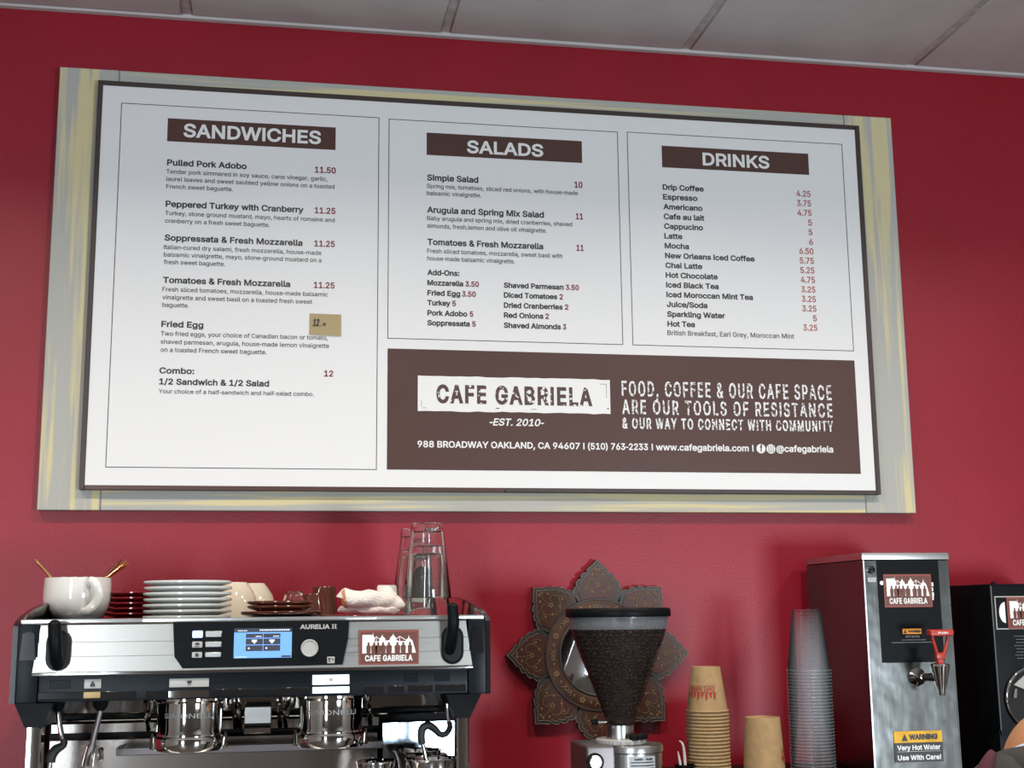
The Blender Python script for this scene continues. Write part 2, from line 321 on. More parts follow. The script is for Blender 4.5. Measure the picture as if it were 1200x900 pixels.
# ---------------------------------------------------------------- lettering data
BOARD_TEXT = {
  'sandwiches heading': [
    ('w', 'SANDWICHES', -0.2103, 2.4864, 0.0875, 0.0313),
  ],
  'sandwich names': [
    ('k', 'Pulled Pork Adobo', -0.2429, 2.4198, -0.0731, 0.014),
    ('k', 'Peppered Turkey with Cranberry', -0.2427, 2.3261, 0.0519, 0.0138),
    ('k', 'Soppressata & Fresh Mozzarella', -0.2422, 2.2504, 0.051, 0.0137),
    ('k', 'Tomatoes & Fresh Mozzarella', -0.2422, 2.1566, 0.0262, 0.0135),
    ('k', 'Fried Egg', -0.2423, 2.0599, -0.1551, 0.0134),
    ('k', 'Combo:', -0.2428, 1.9594, -0.171, 0.0132),
    ('k', '1/2 Sandwich & 1/2 Salad', -0.2425, 1.9358, -0.0142, 0.0132),
  ],
  'sandwich prices': [
    ('r', '11.50', 0.0754, 2.4198, 0.1214, 0.0142),
    ('r', '11.25', 0.0763, 2.3261, 0.1217, 0.0141),
    ('r', '11.25', 0.0769, 2.2504, 0.1214, 0.014),
    ('r', '11.25', 0.0773, 2.1566, 0.122, 0.0138),
    ('r', '12', 0.1023, 1.9606, 0.1217, 0.0135),
  ],
  'sandwich descriptions': [
    ('g', 'Tender pork simmered in soy sauce, cane vinegar, garlic,', -0.2439, 2.4015, 0.103, 0.0097),
    ('g', 'laurel leaves and sweet sautéed yellow onions on a toasted', -0.2433, 2.3846, 0.1191, 0.0097),
    ('g', 'French sweet baguette.', -0.2427, 2.3677, -0.1011, 0.0096),
    ('g', 'Turkey, stone ground mustard, mayo, hearts of romaine and', -0.2432, 2.3076, 0.1206, 0.0096),
    ('g', 'cranberry on a fresh sweet baguette.', -0.2426, 2.2904, -0.0202, 0.0095),
    ('g', 'Italian-cured dry salami, fresh mozzarella, house-made', -0.2432, 2.2315, 0.0924, 0.0095),
    ('g', 'balsamic vinaigrette, mayo, stone-ground mustard on a', -0.2426, 2.2149, 0.0927, 0.0095),
    ('g', 'fresh sweet baguette.', -0.242, 2.1984, -0.1135, 0.0094),
    ('g', 'Fresh sliced tomatoes, mozzarella, house-made balsamic', -0.2429, 2.1381, 0.108, 0.0094),
    ('g', 'vinaigrette and sweet basil on a toasted fresh sweet', -0.2423, 2.1207, 0.0744, 0.0094),
    ('g', 'baguette.', -0.2417, 2.1039, -0.1868, 0.0093),
    ('g', 'Two fried eggs, your choice of Canadian bacon or tomato,', -0.2429, 2.0413, 0.1088, 0.0093),
    ('g', 'shaved parmesan, arugula, house-made lemon vinaigrette', -0.2423, 2.0236, 0.112, 0.0092),
    ('g', 'on a toasted French sweet baguette.', -0.2416, 2.0062, -0.0209, 0.0092),
    ('g', 'Your choice of a half-sandwich and half-salad combo.', -0.243, 1.917, 0.0811, 0.0091),
  ],
  'salads heading': [
    ('w', 'SALADS', 0.4168, 2.4844, 0.5937, 0.0305),
  ],
  'salad names': [
    ('k', 'Simple Salad', 0.3258, 2.4145, 0.4423, 0.0145),
    ('k', 'Arugula and Spring Mix Salad', 0.3258, 2.3391, 0.5933, 0.0143),
    ('k', 'Tomatoes & Fresh Mozzarella', 0.3265, 2.2645, 0.5904, 0.0142),
  ],
  'salad prices': [
    ('r', '10', 0.6662, 2.4145, 0.6849, 0.0148),
    ('r', '11', 0.6679, 2.3391, 0.6848, 0.0146),
    ('r', '11', 0.6679, 2.2645, 0.6847, 0.0145),
  ],
  'salad descriptions': [
    ('g', 'Spring mix, tomatoes, sliced red onions, with house-made', 0.3252, 2.397, 0.6737, 0.01),
    ('g', 'balsamic vinaigrette.', 0.3252, 2.3802, 0.4489, 0.01),
    ('g', 'Baby arugula and spring mix, dried cranberries, shaved', 0.3256, 2.3218, 0.6586, 0.0099),
    ('g', 'almonds, fresh,lemon and olive oil vinaigrette.', 0.3257, 2.304, 0.5993, 0.0099),
    ('g', 'Fresh sliced tomatoes, mozzarella, sweet basil with', 0.3261, 2.2459, 0.6347, 0.0098),
    ('g', 'house-made balsamic vinaigrette.', 0.3261, 2.2288, 0.5247, 0.0098),
  ],
  'add-on names': [
    ('k', 'Add-Ons:', 0.3265, 2.1948, 0.3981, 0.0129),
    ('k', 'Mozzarella', 0.3265, 2.1715, 0.4067, 0.0125),
    ('k', 'Fried Egg', 0.3265, 2.1483, 0.3999, 0.0124),
    ('k', 'Turkey', 0.3266, 2.1258, 0.3776, 0.0124),
    ('k', 'Pork Adobo', 0.3266, 2.1028, 0.4156, 0.0124),
    ('k', 'Soppressata', 0.3266, 2.0804, 0.4211, 0.0123),
    ('k', 'Shaved Parmesan', 0.4989, 2.1719, 0.636, 0.0126),
    ('k', 'Diced Tomatoes', 0.4987, 2.1491, 0.621, 0.0126),
    ('k', 'Dried Cranberries', 0.4985, 2.1257, 0.6332, 0.0125),
    ('k', 'Red Onions', 0.4983, 2.103, 0.5886, 0.0125),
    ('k', 'Shaved Almonds', 0.498, 2.0798, 0.628, 0.0125),
  ],
  'add-on prices': [
    ('r', '3.50', 0.4117, 2.1715, 0.4421, 0.0125),
    ('r', '3.50', 0.4041, 2.1483, 0.4351, 0.0125),
    ('r', '5', 0.3818, 2.1258, 0.3904, 0.0125),
    ('r', '5', 0.4212, 2.1028, 0.4292, 0.0125),
    ('r', '5', 0.4266, 2.0804, 0.4347, 0.0124),
    ('r', '3.50', 0.6411, 2.1719, 0.6718, 0.0127),
    ('r', '2', 0.6261, 2.1491, 0.6344, 0.0127),
    ('r', '2', 0.6383, 2.1257, 0.6466, 0.0127),
    ('r', '2', 0.5929, 2.103, 0.6011, 0.0126),
    ('r', '3', 0.6331, 2.0798, 0.6406, 0.0126),
  ],
  'drinks heading': [
    ('w', 'DRINKS', 0.9768, 2.4848, 1.142, 0.0316),
  ],
  'drink names': [
    ('k', 'Drip Coffee', 0.877, 2.42, 0.9764, 0.0135),
    ('k', 'Espresso', 0.8771, 2.3963, 0.9605, 0.0135),
    ('k', 'Americano', 0.8772, 2.3727, 0.9719, 0.0134),
    ('k', 'Cafe au lait', 0.8772, 2.3491, 0.9756, 0.0134),
    ('k', 'Cappucino', 0.8773, 2.3257, 0.9716, 0.0133),
    ('k', 'Latte', 0.8774, 2.3022, 0.9205, 0.0133),
    ('k', 'Mocha', 0.8774, 2.2789, 0.9358, 0.0133),
    ('k', 'New Orleans Iced Coffee', 0.8775, 2.2555, 1.0946, 0.0132),
    ('k', 'Chai Latte', 0.8776, 2.2323, 0.9661, 0.0132),
    ('k', 'Hot Chocolate', 0.8776, 2.2091, 1.0026, 0.0132),
    ('k', 'Iced Black Tea', 0.8777, 2.186, 1.0041, 0.0131),
    ('k', 'Iced Moroccan Mint Tea', 0.8778, 2.163, 1.0864, 0.0131),
    ('k', 'Juice/Soda', 0.8778, 2.14, 0.9749, 0.0131),
    ('k', 'Sparkling Water', 0.8779, 2.117, 1.0168, 0.013),
    ('k', 'Hot Tea', 0.878, 2.0942, 0.9431, 0.013),
    ('g', 'British Breakfast, Earl Grey, Moroccan Mint', 0.8773, 2.0742, 1.1832, 0.0112),
  ],
  'drink prices': [
    ('p', '4.25', 1.2068, 2.42, 1.2423, 0.0152),
    ('p', '3.75', 1.2069, 2.3963, 1.2423, 0.0152),
    ('p', '4.75', 1.2069, 2.3727, 1.2422, 0.0152),
    ('p', '5', 1.2325, 2.3491, 1.2422, 0.0151),
    ('p', '5', 1.2325, 2.3257, 1.2421, 0.0151),
    ('p', '6', 1.2325, 2.3022, 1.2421, 0.0151),
    ('p', '6.50', 1.2069, 2.2789, 1.2421, 0.015),
    ('p', '5.75', 1.2069, 2.2555, 1.242, 0.015),
    ('p', '5.25', 1.2069, 2.2323, 1.242, 0.0149),
    ('p', '4.75', 1.2069, 2.2091, 1.242, 0.0149),
    ('p', '3.25', 1.2069, 2.186, 1.2419, 0.0148),
    ('p', '3.25', 1.2069, 2.163, 1.2419, 0.0148),
    ('p', '3.25', 1.2069, 2.14, 1.2419, 0.0148),
    ('p', '5', 1.2323, 2.117, 1.2418, 0.0147),
    ('p', '3.25', 1.2069, 2.0942, 1.2418, 0.0147),
  ],
  'shop name': [
    ('b', 'CAFE', 0.3464, 1.9067, 0.4574, 0.0416),
    ('b', 'GABRIELA', 0.4773, 1.9062, 0.6968, 0.0419),
  ],
  'shop address': [
    ('w', '-EST. 2010-', 0.4626, 1.8592, 0.5843, 0.0161),
    ('w', '988 BROADWAY OAKLAND, CA 94607', 0.3051, 1.809, 0.6667, 0.0145),
    ('w', 'I', 0.6743, 1.8088, 0.6772, 0.0149),
    ('w', '(510) 763-2233', 0.685, 1.8088, 0.8234, 0.0149),
    ('w', 'I', 0.8317, 1.8087, 0.8347, 0.015),
    ('w', 'www.cafegabriela.com', 0.8417, 1.8087, 1.0605, 0.015),
    ('w', 'I', 1.0689, 1.8087, 1.0719, 0.0152),
    ('w', '@cafegabriela', 1.1268, 1.8086, 1.2648, 0.0153),
  ],
  'slogan': [
    ('s', 'FOOD, COFFEE & OUR CAFE SPACE', 0.7656, 1.9308, 1.2679, 0.035),
    ('s', 'ARE OUR TOOLS OF RESISTANCE', 0.7659, 1.89, 1.2681, 0.0329),
    ('s', '& OUR WAY TO CONNECT WITH COMMUNITY', 0.7651, 1.857, 1.2675, 0.0251),
  ],
}
CAP, SPACE = 509, 188
GLYPHS = {
  'A': (480, [[16,0,85,0,135,142,344,142,395,0,463,0,276,509,201,509],[191,302,213,371,239,456,264,372,287,302,324,199,155,199]]),
  'B': (456, [[125,57,125,231,248,231,279,228,306,218,327,203,342,184,352,161,355,137,349,105,330,80,296,63,245,57],[60,509,60,0,247,0,301,4,344,18,377,39,400,67,413,100,418,136,414,173,402,203,385,227,363,245,339,257,315,262,315,267,356,286,387,320,395,344,398,374,394,410,381,442,359,469,329,491,289,504,241,509],[125,285,125,452,240,452,283,446,313,429,330,403,336,372,333,348,323,326,308,309,288,296,238,285]]),
  'C': (510, [[48,179,70,115,104,63,150,25,205,1,267,-7,305,-4,341,5,373,19,402,38,428,62,448,91,463,124,473,160,408,160,389,114,357,81,315,60,267,53,223,59,184,76,151,105,125,145,109,194,103,254,109,314,125,364,150,403,184,432,223,450,267,456,315,449,357,428,389,395,408,348,473,348,463,385,448,418,427,447,402,471,373,490,340,504,267,516,205,508,150,484,104,445,70,393,48,329,40,254]]),
  'D': (502, [[60,509,60,0,219,0,291,8,351,31,398,68,433,119,455,181,462,255,455,329,433,391,399,441,353,478,294,501,225,509],[318,81,272,63,215,57,125,57,125,452,221,452,275,446,320,428,354,399,379,361,394,312,399,255,394,198,379,149,354,110]]),
  'E': (419, [[125,57,125,229,355,229,355,286,125,286,125,452,372,452,372,509,60,509,60,0,375,0,375,57]]),
  'F': (410, [[125,0,125,221,346,221,346,278,125,278,125,452,369,452,369,509,60,509,60,0]]),
  'G': (520, [[47,179,69,116,104,64,149,25,205,1,269,-7,326,0,377,19,419,50,451,91,471,141,478,200,478,256,283,256,283,199,415,199,410,160,396,123,374,93,345,71,309,57,269,53,224,59,184,76,151,105,125,145,109,194,103,254,109,314,125,364,150,404,183,432,222,450,265,456,315,448,356,427,387,393,408,349,474,349,465,384,449,416,429,445,403,469,374,489,340,504,304,513,265,516,203,508,149,484,103,445,69,393,47,329,40,254]]),
  'H': (517, [[60,0,125,0,125,232,392,232,392,0,457,0,457,509,392,509,392,289,125,289,125,509,60,509]]),
  'I': (185, [[60,509,60,0,125,0,125,509]]),
  'J': (396, [[33,173,33,145,44,81,75,33,124,3,185,-7,246,3,294,33,326,81,336,145,336,509,272,509,272,145,266,104,248,74,220,56,185,50,149,56,122,74,104,104,98,145,98,173]]),
  'K': (467, [[60,509,60,0,125,0,125,167,198,245,372,0,449,0,243,289,448,509,364,509,174,303,139,261,124,242,125,334,125,509]]),
  'L': (393, [[60,509,60,0,361,0,361,57,125,57,125,509]]),
  'M': (628, [[122,0,120,435,170,291,286,0,342,0,456,291,498,409,507,436,504,0,568,0,568,509,476,509,352,187,315,73,277,187,152,509,60,509,60,0]]),
  'N': (523, [[120,431,148,381,177,331,202,290,387,0,463,0,463,509,399,509,399,157,401,108,403,76,388,107,363,151,343,183,136,509,60,509,60,0,125,0,125,291]]),
  'O': (533, [[48,179,70,115,105,63,150,25,205,1,267,-7,329,1,384,25,429,63,464,115,486,179,493,254,486,329,464,393,429,445,384,484,329,508,267,516,205,508,150,484,105,445,70,393,48,329,40,254],[125,144,109,194,103,254,109,314,125,364,151,404,184,433,223,450,267,456,310,450,349,433,383,404,408,365,425,314,430,254,425,194,408,144,383,105,349,76,310,59,267,53,223,59,184,76,151,105]]),
  'P': (445, [[60,509,60,0,125,0,125,186,235,186,289,191,332,207,366,233,390,265,404,304,409,348,404,391,390,430,366,462,332,487,289,503,235,509],[125,242,125,452,232,452,268,449,297,439,318,423,333,402,342,376,344,348,342,319,333,294,318,272,297,256,269,246,233,242]]),
  'Q': (533, [[48,179,70,115,105,63,150,25,205,1,267,-7,329,1,356,13,401,-48,468,-48,402,40,429,63,464,115,486,179,493,254,486,329,464,393,429,445,384,484,329,508,267,516,205,508,150,484,105,445,70,393,48,329,40,254],[125,144,109,194,103,254,109,314,125,364,151,404,184,433,223,450,267,456,310,450,349,433,383,404,408,365,425,314,430,254,425,194,408,144,383,105,365,90,313,159,245,159,318,63,310,59,267,53,223,59,184,76,151,105]]),
  'R': (449, [[60,509,60,0,125,0,125,198,236,198,246,199,353,0,428,0,313,211,333,217,367,240,390,271,405,309,409,352,405,395,390,433,367,465,333,489,290,504,236,509],[125,255,125,452,233,452,269,449,298,440,319,425,334,405,342,380,345,352,342,324,334,300,319,281,298,267,269,258,234,255]]),
  'S': (447, [[64,60,91,31,128,9,172,-4,224,-9,278,-4,323,11,360,34,386,64,403,99,408,139,405,171,395,198,359,238,312,264,264,279,212,293,169,308,131,334,119,352,115,376,118,398,129,418,145,435,167,448,194,456,225,459,267,453,302,437,326,412,337,378,401,378,394,415,377,449,351,476,316,498,275,511,227,516,180,511,138,498,102,476,75,448,58,413,52,372,60,326,86,289,128,260,184,239,245,222,296,205,332,179,342,161,346,139,341,114,329,92,311,74,286,60,257,52,224,49,166,59,142,71,123,88,110,110,104,137,38,137,46,96]]),
  'T': (449, [[32,509,32,452,193,452,193,0,257,0,257,452,417,452,417,509]]),
  'U': (517, [[60,509,60,173,66,124,85,80,114,43,154,15,203,-2,259,-8,315,-2,363,15,403,43,433,80,451,124,457,173,457,509,393,509,393,178,389,144,377,113,357,87,331,68,298,56,259,52,220,56,187,68,160,87,141,113,128,144,124,178,124,509]]),
  'V': (480, [[84,509,16,509,204,0,278,0,463,509,395,509,290,206,267,138,241,52,215,137,192,206]]),
  'W': (686, [[16,509,155,0,230,0,318,323,335,395,343,437,351,391,368,323,455,0,530,0,670,509,603,509,510,145,492,62,486,94,462,196,380,509,306,509,224,196,211,145,193,61,187,94,163,196,82,509]]),
  'X': (474, [[18,0,91,0,182,129,225,196,237,218,268,165,292,129,382,0,456,0,276,263,446,509,374,509,298,400,272,361,252,329,238,302,223,329,204,361,178,400,104,509,29,509,200,260]]),
  'Y': (472, [[91,509,16,509,203,208,203,0,268,0,268,208,455,509,381,509,280,344,251,293,237,260,222,292,192,344]]),
  'Z': (438, [[152,57,114,55,134,81,169,129,397,462,397,509,40,509,40,452,285,452,323,453,306,431,273,385,42,46,42,0,399,0,399,57]]),
  'a': (389, [[30,108,35,73,48,45,68,22,94,5,126,-5,160,-9,215,1,252,25,272,52,277,52,277,0,337,0,337,251,333,290,322,320,306,343,286,360,239,379,194,384,133,375,104,364,79,346,57,322,41,291,100,274,118,301,149,322,196,331,240,322,267,297,276,255,273,243,265,235,234,227,178,220,125,211,78,193,58,179,43,161,34,138],[92,105,95,124,103,139,134,159,175,168,231,176,259,182,276,190,276,138,272,115,263,93,248,74,228,59,202,49,170,45,130,52,102,72]]),
  'b': (424, [[53,0,112,0,112,59,118,59,138,31,172,4,198,-5,229,-8,274,-2,313,16,346,45,370,84,385,133,390,189,385,245,370,293,345,332,313,361,274,378,229,384,197,381,171,373,137,346,118,319,114,319,114,509,53,509],[125,115,116,150,113,189,116,229,125,263,140,291,161,312,188,325,220,330,253,325,280,311,301,290,316,261,325,227,328,189,325,151,316,117,301,88,279,66,253,51,220,47,188,51,162,65,140,86]]),
  'c': (396, [[34,187,40,133,56,85,82,46,117,16,159,-2,207,-8,261,-1,306,21,341,56,363,102,304,117,292,89,271,66,243,52,207,46,173,51,145,66,124,89,108,117,99,151,96,187,99,224,108,258,124,287,145,310,173,325,207,330,242,325,270,311,290,289,303,262,362,277,340,322,305,356,260,377,207,384,159,378,117,360,82,330,56,291,40,243]]),
  'd': (424, [[39,133,55,84,79,45,111,16,151,-2,195,-8,227,-5,252,4,287,31,307,59,313,59,313,0,372,0,372,509,311,509,311,319,306,319,287,346,253,373,228,381,196,384,151,378,112,361,79,332,55,293,39,245,34,189],[109,117,99,151,96,189,99,227,108,261,124,290,145,311,172,325,205,330,237,325,263,312,284,291,300,263,309,229,312,189,309,150,299,115,284,86,263,65,236,51,205,47,172,51,145,66,124,88]]),
  'e': (404, [[34,187,40,132,56,85,82,46,117,16,161,-2,212,-8,249,-5,283,4,311,19,335,39,353,63,365,91,306,105,285,73,254,53,212,46,179,50,151,61,128,80,110,106,100,139,97,169,371,169,371,194,368,242,357,282,341,315,319,341,294,361,266,374,205,384,157,378,115,359,81,329,55,290,39,242],[146,313,173,326,205,330,237,326,263,314,283,294,298,269,307,237,308,221,97,221,99,241,109,270,125,294]]),
  'f': (254, [[142,0,142,327,228,327,228,379,142,379,142,419,145,443,154,460,171,470,195,474,215,472,227,468,243,521,222,527,187,530,135,519,113,505,96,486,84,461,81,432,81,379,6,379,6,327,81,327,81,0]]),
  'g': (425, [[101,-41,51,-69,82,-110,134,-140,168,-148,207,-151,251,-147,291,-136,324,-117,350,-90,367,-54,372,-9,372,379,313,379,313,319,308,319,288,346,253,373,228,382,196,384,152,378,112,361,80,332,55,293,39,246,34,191,39,136,55,90,80,53,113,27,152,10,195,5,227,8,252,16,287,41,306,68,311,68,311,-6,304,-47,282,-75,249,-92,207,-97,154,-88,122,-66],[109,123,99,155,96,193,99,229,109,262,124,290,145,312,172,325,205,330,237,325,264,312,285,291,300,264,309,231,312,193,309,154,300,121,285,95,264,75,237,63,205,59,172,63,145,76,124,96]]),
  'h': (410, [[53,509,53,0,114,0,114,227,117,257,126,283,141,303,161,317,184,326,210,329,246,323,273,304,290,275,296,235,296,0,357,0,357,240,353,285,341,321,321,349,295,369,264,380,227,384,187,379,152,362,124,332,114,312,114,509]]),
  'i': (167, [[67,446,84,443,100,446,114,455,123,468,126,483,123,499,114,512,100,521,84,524,67,521,54,512,44,499,41,483,44,468,54,455],[53,379,53,0,114,0,114,379]]),
  'j': (167, [[-10,-143,4,-143,37,-139,65,-129,86,-113,102,-90,111,-63,114,-30,114,379,53,379,53,-29,50,-54,40,-72,25,-83,2,-87,-10,-87],[44,468,53,455,67,446,83,443,100,446,114,455,123,468,126,483,123,499,114,512,100,521,83,524,67,521,53,512,44,499,41,483]]),
  'k': (381, [[114,212,114,509,53,509,53,0,114,0,114,141,154,178,294,0,372,0,201,216,360,379,284,379,121,212]]),
  'l': (189, [[53,509,53,84,58,47,74,20,101,3,139,-2,162,-1,181,3,170,54,146,52,130,54,120,62,114,99,114,509]]),
  'm': (610, [[132,346,118,323,112,306,112,379,53,379,53,0,114,0,114,238,117,266,126,289,140,307,158,320,199,330,229,326,253,311,269,288,274,260,274,0,335,0,335,247,345,290,374,320,395,328,419,330,447,326,473,313,490,289,496,254,496,0,557,0,557,255,553,296,541,328,522,354,497,372,468,383,437,386,381,375,337,343,322,321,317,308,309,331,287,361,257,380,219,386,172,376]]),
  'n': (410, [[114,0,114,227,117,257,126,283,141,303,161,317,184,326,210,329,246,323,273,304,290,275,296,235,296,0,357,0,357,240,353,285,341,321,321,349,295,369,264,380,227,384,187,379,152,362,124,332,112,307,112,379,53,379,53,0]]),
  'o': (415, [[40,133,56,85,82,46,117,16,159,-2,207,-8,256,-2,299,16,333,46,359,85,376,133,381,187,376,243,359,291,333,330,299,360,256,378,207,384,159,378,117,360,82,330,56,291,40,243,34,187],[108,117,99,151,96,187,99,224,108,258,124,287,145,310,173,325,207,330,242,325,270,310,292,287,307,258,316,224,319,187,316,151,307,117,292,89,270,66,242,51,207,46,173,51,145,66,124,89]]),
  'p': (424, [[112,319,112,379,53,379,53,-143,114,-143,114,59,118,59,138,31,173,4,198,-5,229,-8,274,-2,313,16,346,45,370,84,385,133,390,189,385,245,370,293,345,332,313,361,274,378,229,384,197,381,171,373,137,346,118,319],[125,115,116,150,113,189,116,229,125,263,140,291,161,312,188,325,220,330,253,325,280,311,301,290,316,261,325,227,328,189,325,151,316,117,301,88,279,66,253,51,220,47,188,51,162,65,140,86]]),
  'q': (424, [[39,133,55,84,79,45,111,16,151,-2,195,-8,227,-5,252,4,287,31,306,59,311,59,311,-143,372,-143,372,379,313,379,313,319,307,319,287,346,253,373,228,381,196,384,151,378,112,361,79,332,55,293,39,245,34,189],[109,117,99,151,96,189,99,227,108,261,124,290,145,311,172,325,205,330,237,325,263,312,284,291,300,263,309,229,312,189,309,150,299,115,284,86,263,65,236,51,205,47,172,51,145,66,124,88]]),
  'r': (259, [[112,321,112,379,53,379,53,0,114,0,114,237,117,262,126,284,140,301,159,315,182,323,207,326,243,322,243,384,213,385,181,380,152,367,130,347,115,321]]),
  's': (365, [[62,38,84,18,112,3,145,-5,182,-8,223,-5,260,6,290,24,312,47,326,75,331,107,325,142,306,171,275,194,229,209,172,223,124,243,112,258,109,277,114,299,131,317,156,329,187,333,219,328,243,316,258,298,268,277,324,290,299,339,279,358,254,372,223,381,187,384,149,381,115,370,87,354,65,332,51,305,47,274,53,237,72,208,104,186,149,170,212,155,237,147,254,136,265,121,268,103,262,81,244,62,217,50,181,45,150,49,124,60,105,79,94,107,36,94,45,63]]),
  't': (227, [[65,93,72,52,92,21,125,2,168,-4,192,-3,213,2,202,54,170,50,150,53,136,61,128,76,126,98,126,327,204,327,204,379,126,379,126,471,65,471,65,379,6,379,6,327,65,327]]),
  'u': (410, [[53,379,53,139,57,95,69,59,89,31,115,11,146,-1,182,-5,222,0,257,17,286,47,298,73,298,0,357,0,357,379,296,379,296,153,293,122,283,97,268,77,249,62,226,53,200,50,164,56,137,75,119,105,114,144,114,379]]),
  'v': (389, [[187,87,165,155,84,379,17,379,163,0,226,0,371,379,305,379,224,155,195,59]]),
  'w': (567, [[87,379,23,379,138,0,199,0,263,225,284,309,319,172,368,0,429,0,545,379,480,379,434,214,413,135,397,66,382,136,362,214,316,379,252,379,206,214,186,135,170,64,154,137,133,214]]),
  'x': (379, [[21,0,91,0,148,85,189,155,231,85,287,0,358,0,224,192,352,379,282,379,233,306,191,233,147,306,100,379,29,379,155,195]]),
  'y': (389, [[61,-86,47,-139,65,-143,91,-145,139,-136,177,-107,204,-58,371,379,305,379,224,155,202,87,195,60,187,87,165,155,84,379,17,379,163,-1,151,-36,130,-74,104,-89]]),
  'z': (380, [[42,46,42,0,339,0,339,56,126,56,126,60,333,331,333,379,48,379,48,323,254,323,254,320]]),
  '0': (453, [[53,178,69,113,95,62,130,24,174,1,227,-7,279,1,323,24,359,62,384,113,400,178,405,254,400,330,384,395,358,447,323,484,279,508,227,516,174,508,130,484,95,447,69,395,53,330,48,254],[123,144,113,194,109,254,113,314,123,365,140,405,163,435,192,453,227,460,261,453,290,435,313,405,330,365,340,314,344,254,340,194,330,144,313,103,290,74,261,56,227,50,192,56,163,74,140,103]]),
  '1': (453, [[198,509,86,427,86,358,209,448,212,448,212,55,76,55,76,0,391,0,391,55,276,55,276,509]]),
  '2': (453, [[130,390,139,413,153,433,172,447,196,457,224,460,273,449,293,436,308,419,317,397,320,371,311,327,282,282,234,229,64,47,64,0,389,0,389,57,153,57,153,60,267,180,336,259,371,318,381,372,376,411,361,445,337,474,306,497,268,511,225,516,182,511,143,496,111,473,86,442,71,405,66,362,127,362]]),
  '3': (453, [[98,30,133,10,173,-3,218,-7,266,-2,309,12,344,36,370,66,387,103,393,145,387,186,371,222,344,253,308,276,264,288,221,289,372,461,372,509,70,509,70,452,288,452,288,448,157,299,157,248,201,248,242,244,275,234,299,217,316,196,326,172,329,145,325,116,315,93,297,74,275,61,219,50,165,59,144,71,126,87,115,107,109,132,44,132,52,91,70,57]]),
  '4': (453, [[40,158,40,105,282,105,282,0,343,0,343,105,413,105,413,163,343,163,343,318,282,318,282,163,109,163,109,166,311,509,247,509]]),
  '5': (453, [[83,60,108,32,140,11,178,-2,221,-7,268,-1,309,15,343,41,369,76,385,117,391,163,388,199,379,231,364,260,345,285,321,306,294,321,263,330,229,334,178,325,134,301,151,452,366,452,366,509,96,509,67,253,128,246,167,268,218,277,248,273,275,262,297,244,314,221,324,193,328,162,324,131,314,104,298,82,276,64,250,53,221,50,173,60,138,89,127,108,122,130,60,130,66,93]]),
  '6': (453, [[84,74,109,40,142,15,182,-1,226,-7,271,-2,310,14,343,39,368,73,384,112,389,157,384,201,370,240,346,271,316,295,278,309,235,314,196,307,173,293,322,509,252,509,137,340,80,239,68,199,64,162,69,115],[138,102,128,128,125,158,128,188,138,214,153,235,174,252,198,262,226,265,254,262,279,251,299,235,314,213,324,187,327,157,324,128,314,101,299,79,279,63,254,52,226,48,198,52,174,63,153,79]]),
  '7': (453, [[97,0,165,0,391,449,391,509,62,509,62,452,323,452,323,448]]),
  '8': (453, [[74,62,101,33,136,11,178,-2,226,-7,275,-2,317,11,352,33,378,62,395,96,401,135,397,166,387,195,372,220,351,241,327,256,300,267,333,282,359,308,376,342,382,380,377,417,361,450,337,477,306,498,269,511,226,516,184,511,146,498,114,477,90,450,75,417,70,380,76,342,93,308,119,282,153,265,125,256,101,241,81,220,65,195,55,166,52,135,57,96],[129,91,119,113,115,139,119,165,130,189,147,208,169,223,196,232,226,235,256,232,283,223,305,208,322,189,333,165,337,139,333,113,323,91,307,74,285,60,258,52,226,49,195,52,167,60,145,74],[178,300,159,313,145,330,136,351,133,376,136,399,145,420,159,437,177,449,226,460,275,449,294,437,308,420,316,399,319,376,316,351,307,330,293,313,274,300,226,290]]),
  '9': (453, [[83,269,106,237,137,214,175,199,218,195,257,202,279,216,130,0,200,0,315,168,373,270,385,309,389,347,384,393,368,434,343,468,310,494,271,510,226,516,182,510,143,494,110,469,85,436,69,397,64,352,68,307],[138,295,129,322,125,352,129,381,138,407,154,429,174,446,199,457,226,460,254,457,279,446,299,429,314,407,324,381,327,350,324,321,314,295,299,273,279,257,254,247,226,243,199,247,174,257,154,274]]),
  '.': (188, [[50,41,53,24,63,9,78,-1,95,-4,113,-1,128,9,138,24,141,41,138,59,128,73,113,83,95,87,78,83,63,73,53,59]]),
  ',': (188, [[68,71,38,-119,84,-119,137,71]]),
  '&': (448, [[54,62,78,34,110,12,150,-2,197,-7,234,-3,271,7,305,23,328,43,364,0,438,0,366,87,371,92,397,144,405,180,408,224,349,224,346,186,336,151,328,134,219,266,256,293,291,325,315,362,324,404,320,433,308,459,290,482,266,499,235,510,200,513,165,510,134,499,109,481,91,458,79,430,75,398,78,370,87,344,121,293,135,275,85,235,47,189,37,163,34,133,39,96],[109,87,100,108,97,131,100,154,110,174,154,217,172,230,291,88,251,59,223,50,193,46,166,49,143,57,124,70],[169,327,145,363,137,399,145,431,168,453,201,461,226,457,245,445,258,427,262,405,255,375,237,352,216,335,183,310]]),
  '-': (250, [[28,232,28,178,222,178,222,232]]),
  '/': (249, [[235,533,178,533,14,-76,71,-76]]),
  '|': (230, [[88,673,88,-164,141,-164,141,673]]),
  '(': (273, [[89,207,95,131,111,55,139,-21,177,-96,236,-96,188,16,160,115,151,207,161,313,191,428,236,539,177,539,132,441,101,324]]),
  ')': (273, [[86,18,37,-96,97,-96,134,-22,161,53,178,130,184,207,173,323,142,441,97,539,37,539,82,428,112,313,122,207,113,116]]),
